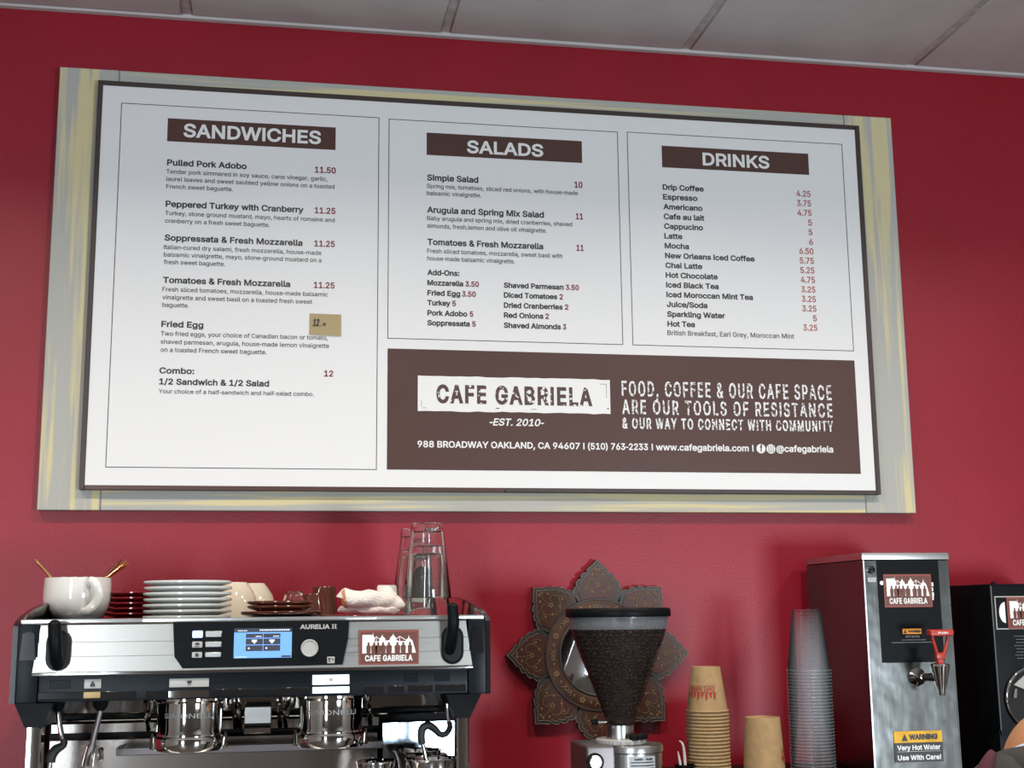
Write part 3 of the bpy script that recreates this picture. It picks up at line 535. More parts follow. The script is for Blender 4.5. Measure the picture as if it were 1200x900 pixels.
  '@': (676, [[45,109,61,46,87,-8,122,-53,167,-88,221,-114,284,-130,355,-135,411,-131,464,-120,504,-107,489,-59,458,-69,412,-80,357,-85,298,-81,246,-68,201,-46,165,-17,135,21,115,66,102,119,98,178,102,236,115,289,135,334,164,372,199,402,242,424,292,438,347,442,402,438,450,424,490,402,523,373,548,339,567,301,577,259,581,215,576,127,568,97,557,76,540,63,518,59,499,63,485,74,476,91,474,110,474,335,419,335,419,306,416,306,385,331,360,340,330,343,291,338,257,322,228,297,207,265,193,226,188,182,192,137,204,96,224,62,251,35,285,18,326,13,361,17,388,30,408,48,423,68,429,50,441,36,476,17,517,11,551,15,579,28,599,49,615,76,631,142,635,215,631,268,617,319,594,366,562,407,522,442,472,469,415,486,349,492,281,486,220,470,167,444,123,408,87,363,61,309,46,248,40,179],[279,81,262,101,251,125,242,185,252,239,265,260,283,277,305,288,331,292,381,282,399,269,411,249,419,221,422,185,412,118,400,95,382,78,359,68,329,65,301,69]]),
  ':': (188, [[50,41,53,24,63,9,78,-1,95,-4,113,-1,128,9,138,24,141,41,138,59,128,73,113,83,95,87,78,83,63,73,53,59],[50,316,53,299,63,284,78,274,95,271,113,274,128,284,138,299,141,316,138,334,128,349,113,359,95,362,78,359,63,349,53,334]]),
  '!': (196, [[52,41,56,24,66,9,81,-1,98,-4,116,-1,130,9,140,24,143,41,140,58,130,73,116,83,98,86,81,83,66,73,56,58],[63,509,67,160,128,160,132,509]]),
  'é': (404, [[34,187,40,132,56,85,82,46,117,16,161,-2,212,-8,249,-5,283,4,311,19,335,39,353,63,365,91,306,105,285,73,254,53,212,46,179,50,151,61,128,80,110,106,100,139,97,169,371,169,371,194,368,242,357,282,341,315,319,341,294,361,266,374,205,384,157,378,115,359,81,329,55,290,39,242],[99,241,109,270,125,294,146,313,173,326,205,330,237,326,263,314,283,294,298,269,307,237,308,221,97,221],[227,429,293,529,225,529,177,429]]),
}
# ---------------------------------------------------------------- lettering: outlines of a plain grotesque alphabet
_tri = {}
def glyph(ch, sx, sy, w):
    key = (ch, round(sx*1e6), round(sy*1e6), round(w*1e6))
    if key in _tri: return _tri[key]
    cs = [[Vector((c[i]*sx, c[i+1]*sy)) for i in range(0, len(c), 2)] for c in GLYPHS[ch][1]]
    cont = []
    for c in cs:
        q = []
        for i in range(len(c)):
            a, b, d = c[i-1], c[i], c[(i+1) % len(c)]
            e1, e2 = (b-a).normalized(), (d-b).normalized()
            n1, n2 = Vector((e1.y, -e1.x)), Vector((e2.y, -e2.x))
            m = n1+n2
            m = m/max(0.5, m.dot(n1)) if m.length > 1e-9 else n1
            q.append(b+m*w)
        cont.append(q)
    V, E = [], []
    for c in cont:
        n = len(V); V += [p*1000 for p in c]; E += [(n+i, n+(i+1) % len(c)) for i in range(len(c))]
    v, e, f, *_ = delaunay_2d_cdt(V, E, [], 0, 1e-4)
    v = [p/1000 for p in v]
    out = []
    for t in f:
        x = sum(v[i].x for i in t)/len(t); y = sum(v[i].y for i in t)/len(t); wn_ = 0
        for c in cont:
            for i in range(len(c)):
                a, b = c[i], c[(i+1) % len(c)]
                cr = (b.x-a.x)*(y-a.y)-(x-a.x)*(b.y-a.y)
                if a.y <= y:
                    if b.y > y and cr > 0: wn_ += 1
                elif b.y <= y and cr < 0: wn_ -= 1
        if wn_ > 0: out.append(tuple(t))
    _tri[key] = (v, out)
    return _tri[key]
def text(mb, s, x0, z, x1, cap, y, w=0.0, ital=0.0, f=None, width=1.0, track=0):
    """lay a line of lettering between x0 and x1 (x1 None: natural width) with cap height cap, w = stroke growth"""
    sy = (cap-2*w)/CAP
    pen = 0; items = []
    for ch in s:
        if ch == ' ': pen += SPACE+track; continue
        items.append((ch, pen)); pen += GLYPHS[ch][0]+track
    xs0 = min(c for k in GLYPHS[items[0][0]][1] for c in k[::2])+items[0][1]
    xs1 = max(c for k in GLYPHS[items[-1][0]][1] for c in k[::2])+items[-1][1]
    if x1 is None:
        sx = sy*width
    else: sx = (x1-x0-2*w)/(xs1-xs0)
    for ch, p in items:
        v, fs = glyph(ch, sx, sy, w)
        pts = []
        for q in v:
            X = x0+w+(p-xs0)*sx+q.x; Z = z+w+q.y
            X += (Z-z)*ital
            pts.append(f(X, Z) if f else (X, y, Z))
        mb._add(pts, fs)
    return mb

def shop_sticker(parent, x0, x1, z0, z1, y, extra=None):
    """brown window-style sticker: white skyline with standing people over the shop name"""
    W, H = x1-x0, z1-z0
    def P(px, py): return (x0+(px-135)/915*W, z1-(py-125)/510*H)
    st = MB().box(x0, x1, y, y+0.0012, z0, z1).put('sticker', STKRD, parent)
    MB().rect(x0+.03*W, x1-.03*W, z0+.055*H, z1-.055*H, y-0.0003).put('sticker_field', STKBR, st)
    m = MB()
    sky = [(185, 465), (185, 190), (325, 190), (335, 215), (345, 155), (356, 215), (374, 228), (374, 296), (394, 290), (396, 212), (402, 212), (404, 290), (440, 290), (446, 248), (478, 216), (488, 185), (497, 216), (532, 246), (540, 280), (598, 272), (608, 236), (640, 208), (655, 180), (669, 208), (700, 240), (706, 275), (748, 290), (750, 214), (757, 214), (759, 290), (848, 290), (860, 262), (884, 246), (895, 200), (906, 246), (948, 278), (966, 330), (1005, 465)]
    m.flat([P(*q) for q in sky], y-0.0005)
    for a, b in (((402, 214), (446, 252)), ((396, 214), (370, 250)), ((757, 214), (856, 272)), ((750, 214), (700, 256))):
        m.flat([P(a[0], a[1]), P(b[0], b[1]), P(b[0], b[1]+12), P(a[0], a[1]+12)], y-0.0005)
    text(m, 'CAFE', *[P(228, 582)[0], P(228, 582)[1]], P(465, 0)[0], 0.175*H, y-0.0005, w=0.00045, track=35)
    text(m, 'GABRIELA', *[P(500, 582)[0], P(500, 582)[1]], P(950, 0)[0], 0.175*H, y-0.0005, w=0.00045, track=35)
    m.put('print', INKW, st, smooth=False, normals=False)
    m = MB()
    for hx, wd, ln in ((280, 30, 0), (365, 42, 0), (425, 36, 0), (500, 38, 0), (590, 42, 0), (720, 40, 0), (810, 36, 0), (912, 30, 0)):
        m.flat([P(hx+17*math.cos(k*math.pi/5), 322+22*math.sin(k*math.pi/5)) for k in range(10)], y-0.0007)
        wd *= 1.12; m.flat([P(hx-wd*.35, 338), P(hx+wd*.35, 338), P(hx+wd, 362), P(hx+wd*.86, 468), P(hx-wd*.86, 468), P(hx-wd, 362)], y-0.0007)
    m.put('people_silhouette', STKBR, st, smooth=False)
    return st

# ---------------------------------------------------------------- the room
def struct(name, mb, m, **k): return tag(mb.put(name, m, **k), kind='structure')
struct('floor', MB().box(-3.3, 4.3, -6.1, 0.15, -0.1, 0.0), FLOOR)
struct('wall_back', MB().box(-3.3, 4.3, 0.03, 0.15, 0.0, 2.9), WALL)
struct('wall_left', MB().box(-3.3, -3.2, -6.0, 0.03, 0.0, 2.9), ROOMW)
struct('wall_right', MB().box(4.2, 4.3, -6.0, 0.03, 0.0, 2.9), ROOMW)
m = MB()
m.box(-3.3, -2.1, -6.1, -6.0, 0, 2.9).box(-1.45, 2.1, -6.1, -6.0, 0, 2.9).box(3.30, 4.3, -6.1, -6.0, 0, 2.9).box(2.1, 3.30, -6.1, -6.0, 1.10, 2.9).box(2.1, 3.30, -6.1, -6.0, 0, .18).box(-2.1, -1.45, -6.1, -6.0, 2.2, 2.9).box(-2.1, -1.45, -6.1, -6.0, 0, .2)
struct('wall_front', m, ROOMW)
for k, (x0, x1, z0, z1) in enumerate(((2.1, 3.30, .18, 1.10), (-2.1, -1.45, .2, 2.2))):
    win = struct('window_%d' % (k+1), MB().box(x0, x1, -6.07, -6.03, z0, z0+.04).box(x0, x1, -6.07, -6.03, z1-.04, z1).box(x0, x0+.04, -6.07, -6.03, z0+.04, z1-.04).box(x1-.04, x1, -6.07, -6.03, z0+.04, z1-.04), BLACKM)
    MB().box(x0+.04, x1-.04, -6.052, -6.046, z0+.04, z1-.04).put('pane', GLASS, win)

CZ = 2.786
ceil = struct('ceiling', MB().box(-3.3, 4.3, -6.1, 0.15, CZ+.012, 2.95), CEIL)
random.seed(4)
TW = 0.584; X0 = -0.2134-6*TW
tile_me = None
for j in range(4):
    for i in range(1, 12):
        x = X0+i*TW; y1 = 0.012-j*TW-(.003 if j else 0)
        if x+TW > 4.15 or x < -3.2: continue
        if tile_me is None:
            o = MB().box(.010, TW-.010, -TW+.010, -.004, -.004, .006, .003, 1).put('tile', CEIL, ceil)
            tile_me = o.data
        else:
            o = bpy.data.objects.new('tile', tile_me); COL.objects.link(o); o.parent = ceil
        o.location = (x, y1, CZ+.002+random.uniform(-.001, .001))
m = MB()
for i in range(1, 13):
    x = X0+i*TW; m.box(x-.011, x+.011, -4*TW, .02, CZ+.003, CZ+.012)
for j in range(1, 5): m.box(-3.2, 4.2, -j*TW-.002, -j*TW+.020, CZ+.003, CZ+.012)
m.put('grid_bar', TBAR, ceil)
struct('trim_1', MB().box(-3.2, 4.2, 0.012, 0.03, CZ-.006, CZ+.004, .002, 1), CEIL)

for k, (dx_, dy_) in enumerate(DOWNLIGHTS):
    t = thing('downlight', '%s small round ceiling downlight of the row of five above the barista side' % ('leftmost', 'second', 'middle', 'fourth', 'rightmost')[k], 'light', (dx_, dy_, CZ-.02), 'ceiling downlights')
    MB().lathe([(.075, .020), (.075, .026), (.105, .026), (.105, .012), (.098, .008), (.082, .008), (.075, .020)], (0, 0, 0), 28).put('trim_ring', WHITE, t, local=True)

# ---------------------------------------------------------------- backing planks and menu board
bk = thing('backing_frame', 'yellow and grey streaked plank surround behind the menu board', 'frame', (0.49, 0.03, 1.67))
MB().box(-.4789, -.3536, 0, .03, 1.6717, 2.640, .0015, 1).put('plank', PLAS, bk)
MB().box(1.3474, 1.4711, 0, .03, 1.6717, 2.640, .0015, 1).put('plank', PLAS, bk)
MB().box(-.3530, 1.3468, 0.0004, .03, 2.540, 2.640, .0015, 1).put('plank', PLASH, bk)
MB().box(-.3530, 1.3468, 0.0004, .03, 1.6717, 1.770, .0015, 1).put('plank', PLASH, bk)

YB = -0.019
bd = thing('menu_board', 'large white printed menu board in a thin dark brown frame on the red wall', 'menu board', (0.49, 0, 1.71))
MB().box(-.390, 1.372, -.0185, -.0002, 1.7165, 2.600).put('panel', BOARDW, bd)
fx0, fx1, fz0, fz1 = -.3945, 1.3760, 1.7125, 2.6060
MB().box(fx0, fx0+.0105, -.0215, -.0002, fz0, fz1, .001, 1).put('frame_strip', FRAMEB, bd)
MB().box(fx1-.0115, fx1, -.0215, -.0002, fz0, fz1, .001, 1).put('frame_strip', FRAMEB, bd)
MB().box(fx0+.0107, fx1-.0117, -.0215, -.0002, fz1-.0107, fz1, .001, 1).put('frame_strip', FRAMEB, bd)
MB().box(fx0+.0107, 0.497, -.0217, -.0002, fz0, fz0+.0095, .001, 1).put('frame_strip', BROWN, bd)
MB().box(.4975, fx1-.0117, -.0212, -.0002, fz0, fz0+.0095, .001, 1).put('frame_strip', FRAMEB, bd)
def outline(m, x0, x1, z0, z1, t, y):
    m.rect(x0, x1, z0, z0+t, y).rect(x0, x1, z1-t, z1, y).rect(x0, x0+t, z0+t, z1-t, y).rect(x1-t, x1, z0+t, z1-t, y)
m = MB()
outline(m, -.3443, .2173, 1.7590, 2.5575, .0016, YB); outline(m, .2385, .7722, 2.0482, 2.5560, .0016, YB); outline(m, .7942, 1.3300, 2.0482, 2.5574, .0016, YB)
m.put('panel_outline', INKR if False else FRAMEB, bd, smooth=False)
MB().rect(.2390, 1.3297, 1.7600, 2.0262, YB).put('brown_field', BROWN, bd, smooth=False)
for a, b in ((-.2447, .1200), (.3245, .6855), (.8774, 1.2416)):
    MB().rect(a, b, 2.4750, 2.5280, YB).put('heading_bar', BROWN, bd, smooth=False)
lbl = MB(); rag = random.Random(3); pts = []
for k in range(24): pts.append((.3055+(.7387-.3055)*k/23, 1.8892+rag.uniform(-.0012, .0012)))
for k in range(24): pts.append((.7387-(.7387-.3055)*k/23, 1.9672+rag.uniform(-.0010, .0010)))
lbl.flat(pts, YB-.0003).put('name_plate_print', INKW, bd, smooth=False)
m = MB()
for a, b, c, d in ((.313, .3138, 1.899, 1.912), (.7300, .7308, 1.925, 1.957), (.478, .486, 1.8965, 1.8985), (.558, .570, 1.8965, 1.8975), (.7315, .7345, 1.900, 1.903), (.715, .730, 1.9565, 1.9573), (.315, .325, 1.8955, 1.8963)):
    m.rect(a, b, c, d, YB-.0006)
m.put('name_plate_wear', BROWN, bd, smooth=False)
INK = dict(w=INKW, k=INKK, g=INKG, r=INKR, p=INKP, b=INKB, s=INKS)
for grp, lines in BOARD_TEXT.items():
    for col, s, x0, z, x1, cap in lines:
        head = 'heading' in grp
        w = {'w': .0014 if head else .0006, 'k': .00062, 'g': .00012, 'r': .0005, 'p': .00045, 'b': .0020, 's': .0009}[col]
        if 'description' in grp or s.startswith('British'): w = .00014
        y = YB-.0004 if grp != 'shop name' else YB-.0008
        text(MB(), s, x0, z, x1, cap, y, w=w, ital=.22 if 'EST' in s else 0, track={'s': 120, 'b': 80}.get(col, 0)).put('lettering', INK[col], bd, smooth=False, normals=False)
m = MB()
m.disc(1.0898, 1.8156, .0108, YB-.0004).disc(1.1137, 1.8152, .0108, YB-.0004)
m.put('round_icon', INKW, bd, smooth=False)
m = MB()
text(m, 'f', 1.0875, 1.8085, 1.0930, .0165, YB-.0008, w=.0008)
k1 = [(1.1137+s*.0062*a, 1.8152+s*.0062*b) for s, a, b in ((1, -1, -1), (1, 1, -1), (1, 1, 1), (1, -1, 1))]
for a, b in ((0, 1), (1, 2), (2, 3), (3, 0)):
    p, q = k1[a], k1[b]; m.rect(min(p[0], q[0])-.0005, max(p[0], q[0])+.0005, min(p[1], q[1])-.0005, max(p[1], q[1])+.0005, YB-.0008)
for k in range(12):
    a = k*math.pi/6; b = a+math.pi/6
    m.flat([(1.1137+r_*math.cos(t), 1.8152+r_*math.sin(t)) for r_, t in ((.0026, a), (.0035, a), (.0035, b), (.0026, b))], YB-.0008)
m.put('icon_print', BROWN, bd, smooth=False)

nt_ = thing('price_note', 'small tan paper note with a handwritten price over the fried egg line', 'note', (.1034, -.020, 2.0505))
MB()._add([(.0694, -.0205, 2.0990), (.1370, -.0205, 2.0985), (.1374, -.0225, 2.0503), (.0694, -.0215, 2.0515), (.0694, -.0199, 2.0990), (.1370, -.0199, 2.0985), (.1374, -.0219, 2.0503), (.0694, -.0209, 2.0515)],
          [(0, 1, 2, 3), (7, 6, 5, 4), (0, 4, 5, 1), (1, 5, 6, 2), (2, 6, 7, 3), (3, 7, 4, 0)]).put('paper', NOTE, nt_, smooth=False)
m = MB(); text(m, '12', .0760, 2.0705, .0890, .0165, -.0232, w=.0006, ital=.12)
m.disc(.0925, 2.0720, .0012, -.0232, 8)
for k in range(10):
    a = k*math.pi/5; b = a+math.pi/5
    m.flat([(.1010+r_*math.cos(t), 2.0760+r_*math.sin(t)*.7) for r_, t in ((.0018, a), (.0036, a), (.0036, b), (.0018, b))], -.0232)
m.rect(.0975, .1045, 2.0722, 2.0732, -.0232)
m.put('handwriting', INKK, nt_, smooth=False)

# ---------------------------------------------------------------- counter and riser
ct = thing('counter', 'back counter with dark worktop under the coffee machines', 'counter', (0.7, -.3, 0))
MB().box(-.75, 2.3, -.72, .028, .86, .90, .004).put('worktop', BLACKM, ct)
for k in range(5):
    x = -.73+k*.604
    MB().box(x, x+.596, -.66, -.645, .10, .85, .003).put('cabinet_door', WOODC, ct)
MB().box(-.73, 2.28, -.645, .02, .08, .86).put('carcass', BLACKD, ct)
MB().box(-.70, 2.25, -.60, .02, .0, .08).put('plinth', BLACKD, ct)
rs = thing('cup_riser', 'low black riser under the stacks of takeaway cups', 'shelf', (.96, -.2, .9))
MB().box(.775, 1.165, -.40, -.03, 1.113, 1.125, .002, 1).put('riser_top', BLACKM, rs)
for x in (.775, 1.153): MB().box(x, x+.012, -.40, -.03, .90, 1.113).put('side_panel', BLACKM, rs)
MB().box(.787, 1.153, -.045, -.03, .90, 1.113).put('back_panel', BLACKM, rs)

# ---------------------------------------------------------------- espresso machine
em = thing('espresso_machine', 'two group steel and black espresso machine on the back counter', 'espresso machine', (-.02, -.36, .90))
for x in (-.32, .27):
    for y in (-.58, -.18): MB().lathe([(0, .90), (.022, .90), (.022, .935), (.016, .941), (0, .941)], (x, y, 0), 20).put('foot', RUBBER, em)
MB().box(-.355, .312, -.63, -.14, .94, 1.06, .006).put('base', STEEL, em)
dt = MB().box(-.36, .317, -.655, -.43, 1.06, 1.10, .004).put('drip_tray', STEEL, em)
for k in range(30):
    x = -.345+k*.0222; MB().box(x, x+.010, -.645, -.44, 1.1005, 1.1045).put('slat', STEEL, dt, smooth=False)
MB().box(-.371, .347, -.395, -.131, 1.06, 1.43).put('inner_body', BLACKM, em)
MB().box(-.352, .312, -.60, -.394, 1.322, 1.43).put('upper_housing', BLACKM, em)
MB().box(-.367, .192, -.425, -.396, 1.1045, 1.2475, .002, 1).put('splash_panel', SPLASH, em)
MB().box(-.367, .195, -.415, -.396, 1.2555, 1.274, .002, 1).put('splash_strip', SPLASH, em)
MB().prism([(.200, -.428), (.346, -.410), (.346, -.396), (.200, -.396)], 1.1045, 1.262, 'xy').put('polished_panel', MIRRORS, em)
MB().tube([(-.355, -.45, 1.281), (.312, -.45, 1.281)], .0025, 8).put('crossbar', CHROME, em)
MB().box(-.35, .31, -.44, -.396, 1.288, 1.322, .004, 1).put('upper_splash', DCHROME, em)
# shelf
sh = MB().box(-.250, .195, -.482, -.475, 1.224, 1.2365, .001, 1).put('shelf_lip', GREYM, em)
for k in range(12):
    x = -.249+k*.037; MB().box(x, x+.0355, -.474, -.427, 1.231, 1.235).put('shelf_slat', SMOKE, sh, smooth=False)
MB().box(-.250, -.243, -.475, -.426, 1.224, 1.2365).put('shelf_side', GREYM, sh); MB().box(.188, .195, -.475, -.426, 1.224, 1.2365).put('shelf_side', GREYM, sh)
# legs, brackets and end caps
for a, b in ((-.369, -.346), (.303, .322)):
    MB().box(a, b, -.64, -.60, 1.1, 1.288, .006, 3).put('leg', CHROME, em)
MB().prism([(-.387, 1.322), (-.33, 1.322), (-.342, 1.286), (-.370, 1.286)], -.645, -.40).put('bracket', BLACKM, em)
MB().prism([(.285, 1.322), (.343, 1.322), (.324, 1.284), (.300, 1.284)], -.645, -.40).put('bracket', BLACKM, em)
side = [(-.655, 1.3225), (-.655, 1.44), (-.64, 1.447), (-.59, 1.4575), (-.52, 1.467), (-.42, 1.4765), (-.30, 1.4835), (-.13, 1.486), (-.13, 1.12), (-.40, 1.12), (-.42, 1.3225)]
MB().prism(side, -.3930, -.3850, 'yz').put('side_panel', BLACKG, em)
MB().prism(side, .3495, .3570, 'yz').put('side_panel', BLACKG, em)
arch = [(-.635, 1.440), (-.59, 1.4565), (-.52, 1.466), (-.42, 1.4755), (-.30, 1.4825), (-.135, 1.485), (-.135, 1.440)]
MB().prism(arch, -.3848, -.3835, 'yz').put('inner_trim', CHROME, em); MB().prism(arch, .3480, .3493, 'yz').put('inner_trim', CHROME, em)
for a, b in ((-.3848, -.353), (.3205, .3493)):
    MB().box(a, b, -.655, -.42, 1.3225, 1.443, .004, 2).put('end_cap', BLACKB, em)
    MB().prism([(a+.004, 1.388), (b-.004, 1.388), (b-.007, 1.428), ((a+b)/2+.002, 1.432), (a+.007, 1.428)], -.659, -.654).put('end_cap_inset', BLACKG, em)
# control fascia
MB().box(-.3525, .320, -.650, -.60, 1.3235, 1.3640, .004, 2).put('control_band', BLACKB, em)
for x0, x1 in ((-.352, -.205), (-.19, -.158), (-.088, -.016), (-.008, .062), (.150, .182), (.190, .215), (.222, .262), (.266, .316)):
    MB().box(x0, x1, -.6512, -.649, 1.3275, 1.3385, .0008, 1).put('blank_button', BLACKG, em)
for x0, x1 in ((-.335, -.305), (.215, .238), (.265, .290)):
    MB().box(x0, x1, -.6508, -.649, 1.344, 1.357, .0006, 1).put('blank_button', BLACKB, em)
fp = [(-.3520, 1.4406), (.3175, 1.4406), (.3185, 1.4150), (-.3552, 1.4150)]
MB().prism([(-.3520, 1.4406), (.3165, 1.4406), (.3200, 1.4145), (-.3552, 1.4145)], -.6535, -.600).put('front_panel', STEELP, em)
MB().prism([(-.3552, 1.4140), (.3200, 1.4140), (.3232, 1.3925), (-.3582, 1.3925)], -.6545, -.600).put('front_panel', STEELP, em)
MB().prism([(-.3582, 1.3920), (.3232, 1.3920), (.3265, 1.3690), (-.3612, 1.3690)], -.6555, -.600).put('front_panel', STEELP, em)
MB().box(-.3615, .3268, -.6590, -.60, 1.3640, 1.3688, .0015, 2).put('chrome_lip', CHROME, em)
MB().box(-.3525, .3170, -.6545, -.60, 1.4408, 1.4432, .0008, 1).put('top_edge', CHROME, em)
MB().box(-.3840, -.2015, -.645, -.61, 1.4434, 1.4500, .002, 2).put('front_rail', STEEL, em)
MB().box(-.2010, .168, -.645, -.61, 1.4434, 1.4500, .002, 2).put('front_rail', STEEL, em)
MB().box(.1685, .3478, -.645, -.61, 1.4434, 1.4500, .002, 2).put('front_rail', STEEL, em)
MB().box(-.3830, .3475, -.608, -.125, 1.4305, 1.4400, .001, 1).put('cup_tray', STEEL, em)
# display
dsp = MB().prism([(-.1518, 1.4438), (.1250, 1.4436), (.1235, 1.4150), (.1150, 1.3732), (-.1349, 1.3715), (-.1480, 1.3900)], -.6620, -.650).put('display_housing', BLACKM, em)
DY = -.6625
SX0, SX1, SZ0, SZ1 = -.0568, .0338, 1.3860, 1.4325
MB().rect(SX0, SX1, SZ0, SZ1, DY).put('screen', SCRB, dsp, smooth=False)
m = MB().rect(SX0, SX1, SZ1-.0062, SZ1, DY-.0003)
for k in range(2):
    x = SX0+.0185+k*.0275
    m.rect(x, x+.0265, 1.4175, 1.4240, DY-.0003).rect(x, x+.0265, 1.4070, 1.4162, DY-.0003).rect(x, x+.0265, 1.3968, 1.4058, DY-.0003)
m.rect(SX1-.016, SX1-.001, SZ0+.0008, SZ0+.0035, DY-.0003)
m.put('screen_tile', SCRD, dsp, smooth=False)
m = MB()
for k in range(2):
    x = SX0+.0318+k*.0275
    m.flat([(x-.0042, 1.4145), (x+.0042, 1.4145), (x+.0038, 1.4115), (x+.0015, 1.4105), (x+.001, 1.4085), (x-.001, 1.4085), (x-.0015, 1.4105), (x-.0038, 1.4115)], DY-.0006)
    m.disc(x-.0085, 1.4013, .0015, DY-.0006, 8)
    for j in range(3): m.rect(x+.002+j*.0032, x+.0045+j*.0032, 1.4190, 1.4205, DY-.0006)
for j in range(14): m.rect(SX0+.040+j*.0034, SX0+.0424+j*.0034, 1.4285, 1.4305, DY-.0006)
for j in range(5): m.rect(SX0+.006+j*.003, SX0+.008+j*.003, 1.4280, 1.4295, DY-.0006)
for j in range(6): m.rect(SX0+.003+j*.003, SX0+.005+j*.003, SZ0+.0012, SZ0+.0024, DY-.0006)
m.put('screen_print', SCRW, dsp, smooth=False)
for k, (z0, z1) in enumerate(((1.4188, 1.4298), (1.4033, 1.4131), (1.3876, 1.3969))):
    b = MB().box(-.1214, -.1054, -.6645, -.6615, z0, z1, .0022, 2).put('square_button', BTNB if k == 0 else BTNG, dsp)
    zc = (z0+z1)/2; mi = MB()
    if k == 0:
        for j in range(8):
            a = j*math.pi/4+.3; b2 = a+.6
            mi.flat([(-.1134+r_*math.cos(t), zc+r_*math.sin(t)) for r_, t in ((.0024, a), (.0032, a), (.0032, b2), (.0024, b2))], -.6650)
    elif k == 1: mi.rect(-.1165, -.1110, zc-.0005, zc+.003, -.6650).rect(-.1175, -.1105, zc-.0032, zc-.0022, -.6650).rect(-.1108, -.1096, zc, zc+.002, -.6650)
    else:
        mi.disc(-.1134, zc, .0022, -.6650, 10)
        for j in range(8): mi.disc(-.1134+.0028*math.cos(j*math.pi/4), zc+.0028*math.sin(j*math.pi/4), .0007, -.6650, 6)
    mi.put('icon', INKK if k else SCRB, b, smooth=False)
    MB().box(-.1015, -.0757, -.6640, -.6615, z0+.0002, z1-.0004, .0012, 1).put('bar_button', STEEL, dsp)
MB().lathe([(.0140, -.6620), (.0140, -.6650), (.0132, -.6665), (.0118, -.6665), (.0112, -.6655), (0, -.6655)], (.0620, 0, 1.4003), 28, 'y').put('dial', BTNG, dsp)
text(MB(), 'AURELIA', .0467, 1.4303, .0935, .0072, -.6624, w=.00045).put('lettering', BTNG, dsp, smooth=False, normals=False)
m = MB(); text(m, 'II', .0978, 1.4303, .1040, .0072, -.6624, w=.0003); m.rect(.0965, .1055, 1.4303, 1.4309, -.6624).rect(.0965, .1055, 1.4369, 1.4375, -.6624)
m.put('lettering', BTNG, dsp, smooth=False)
t3 = MB().box(.0902, .1022, -.6630, -.6615, 1.3757, 1.3862, .0006, 1).put('badge', BTNG, dsp)
m = MB(); text(m, 'T', .0915, 1.3778, .0962, .0064, -.6634, w=.0006); text(m, '3', .0975, 1.3805, .1005, .0036, -.6634, w=.0003); m.put('lettering', INKK, t3, smooth=False)
shop_sticker(em, .1412, .2385, 1.3720, 1.4268, -.6572)
# steam levers
for cx, lean in ((-.3238, 0.0), (.2935, 0.0)):
    def cap_poly(hw, z0, z1, n=8):
        return [(cx+hw*math.cos(t), z1-hw+hw*math.sin(t)) for t in [math.pi*k/n for k in range(n+1)]]+[(cx+hw*math.cos(t), z0+hw+hw*math.sin(t)) for t in [math.pi+math.pi*k/n for k in range(n+1)]]
    sl = MB().prism(cap_poly(.0185, 1.3705, 1.4335), -.6585, -.652).put('lever_slot', BLACKG, em)
    MB().prism(cap_poly(.0140, 1.3755, 1.4285), -.6590, -.6583).put('slot_recess', BLACKD, sl)
m = MB(); m.tube([(-.3240, -.655, 1.380), (-.3245, -.668, 1.392), (-.3265, -.675, 1.415), (-.3285, -.674, 1.441)], [.0090, .0100, .0104, .0100], 16, 5); m.ell((-.3286, -.674, 1.4415), .0099, .0095, .008)
m.put('steam_lever', BLACKM, em)
m = MB(); m.tube([(.2890, -.655, 1.392), (.2895, -.666, 1.405), (.2925, -.676, 1.435), (.2915, -.676, 1.462)], [.0088, .0096, .0100, .0092], 16, 5); m.ell((.2915, -.676, 1.463), .0092, .009, .0075)
m.put('steam_lever', BLACKM, em)
# band buttons
def band_button(x0, x1, z0, z1, mt, name='button'): return MB().box(x0, x1, -.6535, -.6495, z0, z1, .0012, 2).put(name, mt, em)
b = band_button(-.2835, -.2580, 1.3432, 1.3575, BTNG)
MB().flat([(-.2708, 1.3555), (-.2695, 1.3535), (-.2685, 1.3515), (-.2668, 1.3500), (-.2672, 1.3460), (-.2742, 1.3460), (-.2746, 1.3500), (-.2728, 1.3515), (-.2720, 1.3535)], -.6540).put('icon', INKK, b, smooth=False)
band_button(-.2838, -.2588, 1.3285, 1.3380, AMBER)
b = band_button(-.1550, -.0941, 1.3425, 1.3560, BTNG)
MB().flat([(-.1278, 1.3525), (-.1205, 1.3525), (-.1208, 1.3490), (-.1222, 1.3475), (-.1262, 1.3475), (-.1275, 1.3490)], -.6540).rect(-.1270, -.1214, 1.3455, 1.3463, -.6540).put('icon', INKK, b, smooth=False)
band_button(-.1557, -.0936, 1.3262, 1.3375, CHROME)
b = band_button(.0677, .1266, 1.3420, 1.3575, BTNW)
MB().flat([(.0935, 1.3520), (.1008, 1.3520), (.1003, 1.3485), (.0990, 1.3472), (.0952, 1.3472), (.0938, 1.3485)], -.6540).put('icon', BTNG, b, smooth=False)
band_button(.0680, .1268, 1.3285, 1.3385, BTNW)
